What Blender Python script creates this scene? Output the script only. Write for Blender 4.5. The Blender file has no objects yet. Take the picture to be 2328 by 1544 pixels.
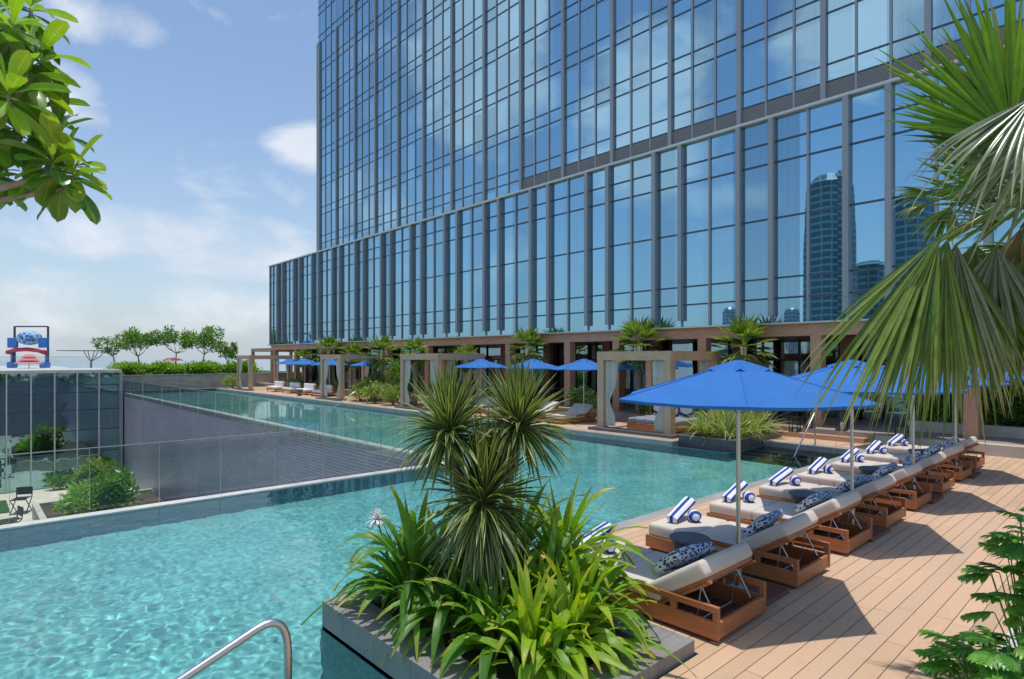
import bpy, math, random
from mathutils import Vector, Matrix
rnd = random.Random(11)
C = bpy.context.scene.collection
R = math.radians
V = Vector

# ---------------------------------------------------------------- node helpers
def new_mat(name):
    m = bpy.data.materials.new(name); m.use_nodes = True
    nt = m.node_tree; nt.nodes.clear()
    return m, nt
def nd(nt, t, **kw):
    n = nt.nodes.new(t)
    for k, v in kw.items():
        if k.startswith('i_'):
            key = k[2:].replace('_', ' ')
            n.inputs[int(key) if key.isdigit() else key].default_value = v
        else: setattr(n, k, v)
    return n
def math_(nt, op, a, b=None, clamp=False):
    n = nt.nodes.new('ShaderNodeMath'); n.operation = op; n.use_clamp = clamp
    for i, x in enumerate((a, b)):
        if x is None: continue
        if isinstance(x, (int, float)): n.inputs[i].default_value = x
        else: nt.links.new(x, n.inputs[i])
    return n.outputs[0]
def mixc(nt, fac, a, b, blend='MIX'):
    n = nt.nodes.new('ShaderNodeMix'); n.data_type = 'RGBA'; n.blend_type = blend
    for k, x in ((0, fac), (6, a), (7, b)):
        if isinstance(x, (int, float)): n.inputs[k].default_value = x
        elif isinstance(x, tuple): n.inputs[k].default_value = (*x[:3], 1)
        else: nt.links.new(x, n.inputs[k])
    return n.outputs[2]
def out(nt, sh):
    o = nt.nodes.new('ShaderNodeOutputMaterial'); nt.links.new(sh, o.inputs[0])
def noise(nt, vec=None, scale=5, detail=3, rough=.5, dist=0):
    n = nd(nt, 'ShaderNodeTexNoise'); n.inputs['Scale'].default_value = scale
    n.inputs['Detail'].default_value = detail; n.inputs['Roughness'].default_value = rough
    n.inputs['Distortion'].default_value = dist
    if vec is not None: nt.links.new(vec, n.inputs['Vector'])
    return n.outputs['Fac']
def mapping(nt, vec, scale=(1, 1, 1), loc=(0, 0, 0)):
    n = nd(nt, 'ShaderNodeMapping'); n.inputs['Scale'].default_value = scale; n.inputs['Location'].default_value = loc
    nt.links.new(vec, n.inputs['Vector']); return n.outputs[0]
def pos(nt): return nd(nt, 'ShaderNodeNewGeometry').outputs['Position']
def objc(nt): return nd(nt, 'ShaderNodeTexCoord').outputs['Object']
def ramp(nt, fac, stops):
    n = nd(nt, 'ShaderNodeValToRGB'); e = n.color_ramp.elements
    while len(e) < len(stops): e.new(.5)
    for i, (p, c) in enumerate(stops):
        e[i].position = p; e[i].color = (*c[:3], 1) if isinstance(c, tuple) else (c, c, c, 1)
    nt.links.new(fac, n.inputs[0]); return n.outputs[0]
def bump(nt, h, strength=.3, dist=.01):
    n = nd(nt, 'ShaderNodeBump'); n.inputs['Strength'].default_value = strength; n.inputs['Distance'].default_value = dist
    nt.links.new(h, n.inputs['Height']); return n.outputs[0]
def princ(nt, col=(.5, .5, .5), rough=.5, metal=0, normal=None, spec=.5, **kw):
    p = nd(nt, 'ShaderNodeBsdfPrincipled')
    if isinstance(col, tuple): p.inputs['Base Color'].default_value = (*col[:3], 1)
    else: nt.links.new(col, p.inputs['Base Color'])
    if isinstance(rough, (int, float)): p.inputs['Roughness'].default_value = rough
    else: nt.links.new(rough, p.inputs['Roughness'])
    p.inputs['Metallic'].default_value = metal
    p.inputs['Specular IOR Level'].default_value = spec
    if normal is not None: nt.links.new(normal, p.inputs['Normal'])
    return p.outputs[0]
def snap_noise(nt, vec, size):
    n = nd(nt, 'ShaderNodeVectorMath', operation='SNAP'); nt.links.new(vec, n.inputs[0]); n.inputs[1].default_value = size
    w = nd(nt, 'ShaderNodeTexWhiteNoise'); nt.links.new(n.outputs[0], w.inputs['Vector']); return w
MATS = {}
def simple(name, col, rough=.5, metal=0, var=.15, vscale=3, bstr=0, bscale=40, spec=.5, coords='obj'):
    if name in MATS: return MATS[name]
    m, nt = new_mat(name)
    v = objc(nt) if coords == 'obj' else pos(nt)
    n = noise(nt, v, vscale, 5, .6)
    dark = tuple(c * (1 - var) for c in col); lite = tuple(min(1, c * (1 + var)) for c in col)
    c = ramp(nt, n, [(.3, dark), (.7, lite)])
    nm = bump(nt, noise(nt, v, bscale, 3), bstr, .005) if bstr else None
    rr = ramp(nt, n, [(.3, max(0., rough - .06)), (.7, min(1., rough + .06))])
    out(nt, princ(nt, c, rr, metal, nm, spec)); MATS[name] = m; return m

# ---------------------------------------------------------------- materials
def m_teak(name, col, axis=1, coords='obj'):
    m, nt = new_mat(name); v = objc(nt) if coords == 'obj' else pos(nt)
    s = [14, 14, 14]; s[axis] = 1.1
    g = noise(nt, mapping(nt, v, tuple(s)), 3.2, 6, .65, .4)
    b = noise(nt, v, 1.7, 2)
    c = ramp(nt, g, [(.25, tuple(x * .6 for x in col)), (.5, col), (.8, tuple(min(1, x * 1.35) for x in col))])
    c = mixc(nt, ramp(nt, b, [(.3, .0), (.8, .4)]), c, tuple(x * .65 for x in col))
    out(nt, princ(nt, c, .5, 0, bump(nt, g, .25, .004))); return m
TEAK = m_teak('teak', (.44, .165, .062), 1)
TEAK_X = m_teak('teak_cross', (.44, .165, .062), 0)
BASEW = m_teak('dark_teak_base', (.16, .07, .045), 0)
TANW = m_teak('tan_cladding', (.60, .385, .245), 2, 'pos')
TANH = m_teak('tan_beam', (.60, .38, .24), 1, 'pos')
REDW = m_teak('arcade_cladding', (.56, .32, .205), 2, 'pos')
REDH = m_teak('arcade_beam', (.57, .32, .205), 1, 'pos')
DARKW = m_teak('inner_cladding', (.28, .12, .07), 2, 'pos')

def m_deck():
    m, nt = new_mat('deck_boards'); p = pos(nt)
    sx = nd(nt, 'ShaderNodeSeparateXYZ'); nt.links.new(p, sx.inputs[0])
    bw = .158
    t = math_(nt, 'DIVIDE', sx.outputs[1], bw)
    fr = math_(nt, 'FRACT', t); fl = math_(nt, 'FLOOR', t)
    w = nd(nt, 'ShaderNodeTexWhiteNoise', noise_dimensions='1D'); nt.links.new(fl, w.inputs['W'])
    xx = math_(nt, 'ADD', math_(nt, 'DIVIDE', sx.outputs[0], 3.2), math_(nt, 'MULTIPLY', w.outputs['Value'], 7.3))
    fx = math_(nt, 'FRACT', xx); fxl = math_(nt, 'FLOOR', xx)
    cmb = nd(nt, 'ShaderNodeCombineXYZ'); nt.links.new(fl, cmb.inputs[0]); nt.links.new(fxl, cmb.inputs[1])
    w2 = nd(nt, 'ShaderNodeTexWhiteNoise'); nt.links.new(cmb.outputs[0], w2.inputs['Vector'])
    tone = ramp(nt, w2.outputs['Value'], [(0, (.53, .35, .22)), (.35, (.66, .43, .27)), (.7, (.58, .40, .265)), (1, (.69, .44, .275))])
    grain = noise(nt, mapping(nt, p, (1.6, 60, 1)), 2.2, 5, .7)
    tone = mixc(nt, 1, tone, ramp(nt, grain, [(.3, (.86, .86, .86)), (.75, (1.08, 1.08, 1.08))]), 'MULTIPLY')
    wear = noise(nt, p, .55, 5, .6)
    tone = mixc(nt, ramp(nt, wear, [(.4, 0.), (.75, .3)]), tone, (.50, .37, .27))
    spot = noise(nt, p, 5.5, 4, .7)
    tone = mixc(nt, ramp(nt, spot, [(.58, 0.), (.74, .35)]), tone, (.34, .25, .18))
    gap = math_(nt, 'MAXIMUM', math_(nt, 'LESS_THAN', fr, .045), math_(nt, 'LESS_THAN', fx, .0018))
    c = mixc(nt, gap, tone, (.10, .06, .04))
    h = math_(nt, 'SUBTRACT', math_(nt, 'MULTIPLY', grain, .15), gap)
    out(nt, princ(nt, c, .62, 0, bump(nt, h, .5, .006), .4)); return m
DECK = m_deck()

def m_tile(name, col, size, var=.2, rough=.35, gapc=.5, coords='pos', b=.3):
    m, nt = new_mat(name); p = pos(nt) if coords == 'pos' else objc(nt)
    p2 = mapping(nt, p, (1, 1, 1), (.013, .017, .011))
    w = snap_noise(nt, p2, size)
    big = noise(nt, p, .9, 4, .6)
    c = ramp(nt, w.outputs['Value'], [(0, tuple(x * (1 - var) for x in col)), (1, tuple(min(1, x * (1 + var)) for x in col))])
    c = mixc(nt, 1, c, ramp(nt, big, [(.3, (.82, .82, .82)), (.7, (1.12, 1.12, 1.12))]), 'MULTIPLY')
    out(nt, princ(nt, c, rough, 0, bump(nt, w.outputs['Value'], b, .002))); return m
POOLTILE = m_tile('pool_mosaic', (.32, .62, .64), (.06, .06, .06), .22, .5)
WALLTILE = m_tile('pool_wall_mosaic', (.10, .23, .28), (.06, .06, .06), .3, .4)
BLACKTILE = m_tile('black_step_tile', (.035, .045, .05), (.3, .3, .3), .3, .3)

def m_slats():
    m, nt = new_mat('slatted_tile_wall'); p = pos(nt)
    s = nd(nt, 'ShaderNodeSeparateXYZ'); nt.links.new(p, s.inputs[0])
    fr = math_(nt, 'FRACT', math_(nt, 'DIVIDE', s.outputs[2], .11))
    tri = math_(nt, 'LESS_THAN', fr, .33)
    w = snap_noise(nt, p, (.6, .6, .11))
    c = ramp(nt, w.outputs['Value'], [(0, (.30, .30, .37)), (1, (.38, .38, .45))])
    big = noise(nt, p, .35, 4, .6)
    c = mixc(nt, 1, c, ramp(nt, big, [(.3, (.8, .8, .85)), (.75, (1.15, 1.12, 1.12))]), 'MULTIPLY')
    c = mixc(nt, tri, c, (.19, .195, .24))
    h = math_(nt, 'SUBTRACT', 1.0, tri)
    out(nt, princ(nt, c, .4, 0, bump(nt, h, .6, .03))); return m
SLATS = m_slats()
def m_stone(name, col, sc=1.0, rough=.6, joint=0):
    m, nt = new_mat(name); p = pos(nt)
    n1 = noise(nt, p, 2.2 * sc, 6, .65); n2 = noise(nt, p, 30 * sc, 4, .7)
    c = ramp(nt, n1, [(.25, tuple(x * .72 for x in col)), (.5, col), (.8, tuple(min(1, x * 1.25) for x in col))])
    c = mixc(nt, 1, c, ramp(nt, n2, [(.3, (.88, .88, .88)), (.7, (1.1, 1.1, 1.1))]), 'MULTIPLY')
    if joint:
        s = nd(nt, 'ShaderNodeSeparateXYZ'); nt.links.new(p, s.inputs[0])
        g = None
        for k in (0, 1):
            f_ = math_(nt, 'LESS_THAN', math_(nt, 'FRACT', math_(nt, 'DIVIDE', s.outputs[k], joint)), .012)
            g = f_ if g is None else math_(nt, 'MAXIMUM', g, f_)
        c = mixc(nt, g, c, tuple(x * .35 for x in col))
    out(nt, princ(nt, c, rough, 0, bump(nt, n2, .25, .003))); return m
STONE = m_stone('grey_planter_stone', (.235, .225, .22), 1, .55, .6)
COPING = m_stone('coping_stone', (.33, .325, .31), 1, .5, .6)
EDGE = m_stone('wet_edge_stone', (.62, .60, .57), 1.5, .25, 0)
DARKSTONE = m_stone('dark_plinth_stone', (.10, .105, .11), 1, .45, .6)
BEIGE = m_stone('beige_render', (.50, .45, .38), .7, .75, 0)
PAVE = m_stone('pale_paving', (.62, .56, .46), 1, .8, .9)
CONC = m_stone('light_concrete', (.55, .54, .52), 1, .8, 0)
TERR = m_stone('terrace_paving', (.36, .29, .24), .8, .6, .6)
SOIL = m_stone('planting_soil', (.07, .045, .03), 4, .95, 0)

def m_facade(name, tint, dark, rough, hstep, wob=.004, tilt=.006):
    m, nt = new_mat(name); p = pos(nt)
    w = snap_noise(nt, p, hstep)
    col = mixc(nt, w.outputs['Value'], tuple(x * .86 for x in tint), tuple(min(1, x * 1.1) for x in tint))
    sh = nd(nt, 'ShaderNodeVectorMath', operation='SUBTRACT'); nt.links.new(w.outputs['Color'], sh.inputs[0]); sh.inputs[1].default_value = (.5, .5, .5)
    sc = nd(nt, 'ShaderNodeVectorMath', operation='SCALE'); nt.links.new(sh.outputs[0], sc.inputs[0]); sc.inputs['Scale'].default_value = tilt
    g = nd(nt, 'ShaderNodeNewGeometry')
    nb = nd(nt, 'ShaderNodeBump'); nb.inputs['Strength'].default_value = 1; nb.inputs['Distance'].default_value = wob
    nt.links.new(noise(nt, p, .55, 2), nb.inputs['Height'])
    ad = nd(nt, 'ShaderNodeVectorMath', operation='ADD'); nt.links.new(nb.outputs[0], ad.inputs[0]); nt.links.new(sc.outputs[0], ad.inputs[1])
    nm = nd(nt, 'ShaderNodeVectorMath', operation='NORMALIZE'); nt.links.new(ad.outputs[0], nm.inputs[0])
    gl = princ(nt, col, rough, 1, nm.outputs[0])
    # curtains faintly seen behind some panes
    s = nd(nt, 'ShaderNodeSeparateXYZ'); nt.links.new(p, s.inputs[0])
    st = nd(nt, 'ShaderNodeTexNoise', noise_dimensions='1D'); st.inputs['Scale'].default_value = 9; st.inputs['Detail'].default_value = 3
    nt.links.new(s.outputs[1], st.inputs['W'])
    cur = ramp(nt, st.outputs['Fac'], [(.3, tuple(x * .6 for x in dark)), (.7, tuple(min(1, x * 2.2) for x in dark))])
    inner = princ(nt, cur, .6, 0, None, .2)
    mx = nd(nt, 'ShaderNodeMixShader'); nt.links.new(gl, mx.inputs[2]); nt.links.new(inner, mx.inputs[1])
    cw = nd(nt, 'ShaderNodeSeparateColor'); nt.links.new(w.outputs['Color'], cw.inputs[0])
    fac = ramp(nt, cw.outputs[1], [(.0, .97), (.7, .93), (.72, .78), (1, .72)])
    nt.links.new(fac, mx.inputs[0]); out(nt, mx.outputs[0]); return m
TGLASS = m_facade('tower_glass', (.37, .60, .735), (.10, .16, .20), .015, (50, .997, 2.35), .0015, .006)
PGLASS = m_facade('podium_glass', (.33, .575, .73), (.06, .11, .15), .012, (50, 1.235, 40), .0008, .003)
DGLASS = m_facade('dark_green_glass', (.30, .50, .52), (.04, .08, .09), .02, (1.35, 50, 2.9), .02, .012)
IGLASS = m_facade('restaurant_glass', (.30, .42, .46), (.02, .025, .03), .03, (50, 1.5, 50), .01, .006)

METAL = simple('grey_fin_metal', (.29, .32, .335), .42, .25, .06, .6, coords='pos')
METAL_D = simple('dark_transom_metal', (.06, .09, .12), .4, .4, .1, .6)
METAL_L = simple('light_mullion_metal', (.55, .57, .55), .4, .3, .05, .6)
CHROME = simple('polished_steel', (.50, .50, .49), .33, .9, .05, 2)
ALU = simple('brushed_pole', (.52, .50, .46), .32, .8, .08, 3)
ALU_D = simple('strut_metal', (.62, .62, .60), .35, .8, .08, 3)
BLACKM = simple('black_metal', (.02, .02, .022), .45, .3, .2, 3)
def m_louvre():
    m, nt = new_mat('louvre'); p = pos(nt); s = nd(nt, 'ShaderNodeSeparateXYZ'); nt.links.new(p, s.inputs[0])
    out(nt, princ(nt, (.33, .33, .33), .5, .2)); return m
LOUV = m_louvre()

def m_cloth(name, col, rough=.85, transl=.12, wv=300, var=.06, bs=.15):
    m, nt = new_mat(name); v = objc(nt)
    n = noise(nt, v, 2.5, 5, .6); wv_ = noise(nt, v, wv, 2)
    c = ramp(nt, n, [(.3, tuple(x * (1 - var) for x in col)), (.7, tuple(min(1, x * (1 + var)) for x in col))])
    big = noise(nt, v, 5, 3)
    p = princ(nt, c, rough, 0, bump(nt, math_(nt, 'ADD', math_(nt, 'MULTIPLY', wv_, .12), big), bs, .02), .25)
    if transl:
        t = nd(nt, 'ShaderNodeBsdfTranslucent'); nt.links.new(c, t.inputs[0])
        mx = nd(nt, 'ShaderNodeMixShader'); mx.inputs[0].default_value = transl
        nt.links.new(p, mx.inputs[1]); nt.links.new(t.outputs[0], mx.inputs[2]); out(nt, mx.outputs[0])
    else: out(nt, p)
    return m
BLUE = m_cloth('blue_canvas', (.045, .20, .58), .8, .22, 300, .07, .8)
BEIGEC = m_cloth('beige_mattress', (.60, .54, .47), .9, 0)
WHITEC = m_cloth('white_cushion', (.78, .74, .70), .9, 0)
CURT = m_cloth('sheer_curtain', (.78, .75, .70), .9, .3)
PINK = m_cloth('pink_canvas', (.75, .22, .22), .8, .1)
GREYC = m_cloth('grey_cushion', (.27, .29, .34), .9, 0)
REDP = simple('red_paint', (.38, .03, .06), .4)
BLUEP = simple('blue_paint', (.03, .17, .52), .4)
def m_stripes(name, axis, freq, a=(.80, .80, .82), b=(.035, .07, .34), duty=.45, off=0):
    m, nt = new_mat(name); v = objc(nt); s = nd(nt, 'ShaderNodeSeparateXYZ'); nt.links.new(v, s.inputs[0])
    n = math_(nt, 'MULTIPLY', noise(nt, v, 9, 2), .10)
    fr = math_(nt, 'FRACT', math_(nt, 'ADD', math_(nt, 'ADD', math_(nt, 'MULTIPLY', s.outputs[axis], freq), n), off))
    c = mixc(nt, math_(nt, 'LESS_THAN', fr, duty), a, b)
    out(nt, princ(nt, c, .95, 0, bump(nt, noise(nt, v, 120, 3), .4, .004), .2)); return m
STRIPE = m_stripes('striped_towel', 1, 9.5, off=.1)
STRIPE2 = m_stripes('striped_towel_ball', 0, 13, duty=.62)
STRIPE3 = m_stripes('striped_cushion', 0, 7, (.70, .70, .72), (.05, .08, .20), .4)
def m_ikat():
    m, nt = new_mat('patterned_pillow'); v = objc(nt)
    vo = nd(nt, 'ShaderNodeTexVoronoi'); vo.inputs['Scale'].default_value = 32; vo.inputs['Randomness'].default_value = .8
    nt.links.new(mapping(nt, v, (1, .6, 1)), vo.inputs['Vector'])
    n = noise(nt, v, 22, 3, .6, 1.2)
    a = math_(nt, 'GREATER_THAN', math_(nt, 'ADD', vo.outputs['Distance'], math_(nt, 'MULTIPLY', n, .7)), .80)
    c = mixc(nt, a, (.035, .055, .13), (.60, .66, .72))
    out(nt, princ(nt, c, .9, 0, bump(nt, noise(nt, v, 150, 2), .3, .003), .2)); return m
IKAT = m_ikat()

def m_leaf(name, c1, c2, edge=None, rough=.38, transl=.3, dry=(.32, .20, .07), dryamt=.0):
    """tone attribute picks between the two greens, edge attribute the margin colour"""
    m, nt = new_mat(name)
    t = nd(nt, 'ShaderNodeAttribute', attribute_name='tone').outputs['Fac']
    e = nd(nt, 'ShaderNodeAttribute', attribute_name='edge').outputs['Fac']
    a = nd(nt, 'ShaderNodeAttribute', attribute_name='along').outputs['Fac']
    c = mixc(nt, t, c1, c2)
    if edge: c = mixc(nt, ramp(nt, e, [(.45, 0.), (.75, 1.)]), c, edge)
    else: c = mixc(nt, ramp(nt, e, [(0, .35), (.12, 0.)]), c, tuple(min(1, x * 1.5) for x in c2))
    n = noise(nt, pos(nt), 14, 4, .6)
    c = mixc(nt, 1, c, ramp(nt, n, [(.25, (.8, .8, .8)), (.75, (1.18, 1.18, 1.18))]), 'MULTIPLY')
    if dryamt:
        k = math_(nt, 'MULTIPLY', ramp(nt, a, [(.7, 0.), (1, 1.)]), ramp(nt, math_(nt, 'ADD', math_(nt, 'MULTIPLY', n, .5), math_(nt, 'MULTIPLY', t, .5)), [(.45, 0.), (.62, dryamt)]))
        c = mixc(nt, k, c, dry)
    p = princ(nt, c, rough, 0, None, .5)
    tr = nd(nt, 'ShaderNodeBsdfTranslucent'); nt.links.new(mixc(nt, 1, c, (1.6, 1.7, .5), 'MULTIPLY'), tr.inputs[0])
    mx = nd(nt, 'ShaderNodeMixShader'); mx.inputs[0].default_value = transl
    nt.links.new(p, mx.inputs[1]); nt.links.new(tr.outputs[0], mx.inputs[2]); out(nt, mx.outputs[0]); return m
L_DRAC = m_leaf('dracaena_leaf', (.035, .095, .022), (.07, .16, .03), (.36, .38, .13), .42, .22, dryamt=.9)
L_CRIN = m_leaf('lily_leaf_green', (.05, .15, .018), (.15, .32, .03), None, .45, .35, (.55, .40, .04), .8)
L_CRINB = m_leaf('lily_leaf_lime', (.13, .29, .02), (.34, .48, .035), None, .45, .4, (.62, .42, .04), .8)
L_VAR = m_leaf('variegated_leaf', (.10, .20, .03), (.30, .36, .08), (.45, .48, .2), .4, .3)
L_PALM = m_leaf('fan_palm_leaf', (.06, .14, .02), (.24, .34, .06), None, .3, .3, (.42, .31, .16), .8)
L_PALMB = m_leaf('fan_palm_young_leaf', (.10, .24, .012), (.20, .36, .02), None, .3, .45)
L_PALMS = m_leaf('fan_palm_silver_leaf', (.10, .15, .07), (.22, .27, .16), None, .22, .2, (.5, .42, .28), .8)
L_PALMD = m_leaf('fan_palm_dry_leaf', (.33, .21, .09), (.45, .33, .17), None, .6, .25)
L_ALM = m_leaf('almond_leaf', (.07, .17, .04), (.32, .50, .04), None, .28, .35, (.35, .3, .05), .4)
L_SHR = m_leaf('shrub_leaf', (.06, .15, .025), (.20, .34, .04), None, .4, .3)
L_HEDGE = m_leaf('hedge_leaf', (.13, .28, .03), (.30, .46, .05), None, .4, .35)
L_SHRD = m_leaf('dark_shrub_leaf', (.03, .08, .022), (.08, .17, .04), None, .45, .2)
L_LOBE = m_leaf('lobed_leaf', (.07, .24, .035), (.22, .44, .06), None, .35, .3)
BARK = simple('bark', (.17, .125, .09), .9, 0, .35, 6, .6, 25)
STEMG = simple('lily_stem', (.16, .20, .07), .7, 0, .3, 8)
BARKG = simple('pale_bark', (.30, .26, .20), .9, 0, .3, 6, .5, 25)

def m_water(name, tint):
    m, nt = new_mat(name); p = pos(nt)
    fr = nd(nt, 'ShaderNodeFresnel'); fr.inputs['IOR'].default_value = 1.33
    gl = nd(nt, 'ShaderNodeBsdfGlossy'); gl.inputs['Roughness'].default_value = .02
    tr = nd(nt, 'ShaderNodeBsdfRefraction'); tr.inputs['IOR'].default_value = 1.33; tr.inputs['Roughness'].default_value = 0; tr.inputs[0].default_value = (*tint, 1)
    mx = nd(nt, 'ShaderNodeMixShader'); nt.links.new(fr.outputs[0], mx.inputs[0])
    nt.links.new(tr.outputs[0], mx.inputs[1]); nt.links.new(gl.outputs[0], mx.inputs[2]); out(nt, mx.outputs[0]); return m
WATER = m_water('pool_water', (.735, .96, .925))
def m_sea():
    m, nt = new_mat('sea'); p = pos(nt)
    out(nt, princ(nt, (.30, .35, .39), .9, 0, bump(nt, noise(nt, p, .2, 4), .4, .5))); return m
def m_clear(name, tint, edge=(.55, .8, .72)):
    m, nt = new_mat(name)
    fr = nd(nt, 'ShaderNodeFresnel'); bf = nd(nt, 'ShaderNodeNewGeometry').outputs['Backfacing']; nt.links.new(math_(nt, 'SUBTRACT', 1.5, math_(nt, 'MULTIPLY', bf, 1.5 - 1 / 1.5)), fr.inputs['IOR'])
    gl = nd(nt, 'ShaderNodeBsdfGlossy'); gl.inputs['Roughness'].default_value = .01
    tr = nd(nt, 'ShaderNodeBsdfTransparent'); tr.inputs[0].default_value = (*tint, 1)
    mx = nd(nt, 'ShaderNodeMixShader'); nt.links.new(fr.outputs[0], mx.inputs[0])
    nt.links.new(tr.outputs[0], mx.inputs[1]); nt.links.new(gl.outputs[0], mx.inputs[2]); out(nt, mx.outputs[0]); return m
CLEAR = m_clear('balustrade_glass', (.93, .97, .96))
CLEARE = simple('glass_edge_trim', (.36, .45, .42), .25, .1, .05)
def m_grass(name, a, b):
    m, nt = new_mat(name); p = pos(nt)
    out(nt, princ(nt, ramp(nt, noise(nt, p, 3, 8, .75), [(.3, a), (.7, b)]), .9, 0, bump(nt, noise(nt, p, 40, 3), .6, .03), .2)); return m
LAWN = m_grass('lawn', (.025, .07, .015), (.06, .13, .025))
GROUND = m_stone('sandy_ground', (.42, .39, .33), .05, .9, 0)

# ---------------------------------------------------------------- mesh helper
class MB:
    def __init__(s): s.v = []; s.f = []; s.tone = []; s.edge = []; s.along = []; s.attr = False
    def vert(s, p, tone=0., edge=0., along=0.):
        s.v.append((p[0], p[1], p[2])); s.tone.append(tone); s.edge.append(edge); s.along.append(along); return len(s.v) - 1
    def box(s, x0, x1, y0, y1, z0, z1, M=None):
        i = len(s.v)
        for z in (z0, z1):
            for (x, y) in ((x0, y0), (x1, y0), (x1, y1), (x0, y1)):
                p = V((x, y, z)); p = M @ p if M else p; s.vert(p)
        for q in ((3, 2, 1, 0), (4, 5, 6, 7), (0, 1, 5, 4), (1, 2, 6, 5), (2, 3, 7, 6), (3, 0, 4, 7)): s.f.append([i + k for k in q])
        return s
    def bevbox(s, x0, x1, y0, y1, z0, z1, r=.03, M=None, seg=3, bulge=0):
        """cushion-like box: rounded by superellipse grid"""
        cx, cy, cz = (x0 + x1) / 2, (y0 + y1) / 2, (z0 + z1) / 2
        hx, hy, hz = (x1 - x0) / 2, (y1 - y0) / 2, (z1 - z0) / 2
        n = seg
        def ax(h):
            a = [-h]; a += [-h + r * (1 - math.cos(k / n * math.pi / 2)) for k in range(1, n + 1)]
            a += [0]; a += [-t for t in reversed(a[:-1])]; return a
        X, Y, Z = ax(hx), ax(hy), ax(hz); idx = {}
        def vid(i, j, k):
            if (i, j, k) in idx: return idx[(i, j, k)]
            x, y, z = X[i], Y[j], Z[k]
            ix, iy, iz = max(-hx + r, min(hx - r, x)), max(-hy + r, min(hy - r, y)), max(-hz + r, min(hz - r, z))
            d = V((x - ix, y - iy, z - iz))
            if d.length > 1e-9: d = d.normalized() * r
            p = V((ix, iy, iz)) + d
            if bulge:
                bz = bulge * (1 - (x / hx) ** 2) * (1 - (y / hy) ** 2); p.z += bz * (1 if z > 0 else -1) * (abs(z) / hz)
            p += V((cx, cy, cz))
            idx[(i, j, k)] = s.vert(M @ p if M else p); return idx[(i, j, k)]
        a, b, c = len(X) - 1, len(Y) - 1, len(Z) - 1
        for i in range(a):
            for j in range(b):
                s.f.append([vid(i, j, 0), vid(i, j + 1, 0), vid(i + 1, j + 1, 0), vid(i + 1, j, 0)])
                s.f.append([vid(i, j, c), vid(i + 1, j, c), vid(i + 1, j + 1, c), vid(i, j + 1, c)])
        for i in range(a):
            for k in range(c):
                s.f.append([vid(i, 0, k), vid(i + 1, 0, k), vid(i + 1, 0, k + 1), vid(i, 0, k + 1)])
                s.f.append([vid(i, b, k), vid(i, b, k + 1), vid(i + 1, b, k + 1), vid(i + 1, b, k)])
        for j in range(b):
            for k in range(c):
                s.f.append([vid(0, j, k), vid(0, j, k + 1), vid(0, j + 1, k + 1), vid(0, j + 1, k)])
                s.f.append([vid(a, j, k), vid(a, j + 1, k), vid(a, j + 1, k + 1), vid(a, j, k + 1)])
        return s
    def tube(s, pts, rad, n=8, cap=True):
        pts = [V(p) for p in pts]; m = len(pts)
        if not isinstance(rad, (list, tuple)): rad = [rad] * m
        rings = []; prev = None
        for i, p in enumerate(pts):
            d = (pts[min(i + 1, m - 1)] - pts[max(i - 1, 0)]).normalized()
            if prev is None:
                a = d.cross(V((0, 0, 1)));
                if a.length < 1e-3: a = d.cross(V((1, 0, 0)))
            else: a = prev - d * prev.dot(d)
            a.normalize(); prev = a; b = d.cross(a)
            rings.append([s.vert(p + (a * math.cos(t) + b * math.sin(t)) * rad[i]) for t in (2 * math.pi * k / n for k in range(n))])
        for i in range(m - 1):
            for k in range(n): s.f.append([rings[i][k], rings[i][(k + 1) % n], rings[i + 1][(k + 1) % n], rings[i + 1][k]])
        if cap: s.f.append(list(reversed(rings[0]))); s.f.append(rings[-1])
        return s
    def lathe(s, c, prof, n=20):
        rings = [[s.vert((c[0] + r * math.cos(2 * math.pi * k / n), c[1] + r * math.sin(2 * math.pi * k / n), c[2] + z)) for k in range(n)] for r, z in prof]
        for i in range(len(prof) - 1):
            for k in range(n): s.f.append([rings[i][k], rings[i][(k + 1) % n], rings[i + 1][(k + 1) % n], rings[i + 1][k]])
        s.f.append(list(reversed(rings[0]))); s.f.append(rings[-1]); return s
    def blade(s, p, d, L, w, prof=None, droop=.5, seg=6, fold=.25, tone=.5, roll=0., wave=0.):
        """an arching leaf with a folded midrib; its margin and length are stored as attributes"""
        s.attr = True; p = V(p); d = V(d).normalized(); st = L / seg; rows = []
        sd = d.cross(V((0, 0, 1)))
        if sd.length < .05: sd = V((rnd.uniform(-1, 1), rnd.uniform(-1, 1), 0)).cross(d)
        sd.normalize()
        if roll: sd = Matrix.Rotation(roll, 3, d) @ sd
        for i in range(seg + 1):
            t = i / seg; ww = w * (prof(t) if prof else math.sin(math.pi * min(1, t * .82 + .18)) ** .6 * (1 if t < .5 else 1 - ((t - .5) / .5) ** 2 * .98))
            up = sd.cross(d).normalized(); wv = math.sin(t * 9 + tone * 20) * wave * w
            a = s.vert(p - sd * ww / 2 + up * (fold * ww + wv), tone, 1, t); b = s.vert(p, tone, 0, t); c = s.vert(p + sd * ww / 2 + up * (fold * ww - wv), tone, 1, t)
            rows.append((a, b, c)); p = p + d * st
            h = math.hypot(d.x, d.y)
            if droop:
                d = (d + V((0, 0, -droop * st / max(L, .01) * (.3 + h)))).normalized()
            sd = (sd - d * sd.dot(d)).normalized()
        for i in range(seg):
            a, b = rows[i], rows[i + 1]
            s.f.append([a[0], a[1], b[1], b[0]]); s.f.append([a[1], a[2], b[2], b[1]])
        return p
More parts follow.
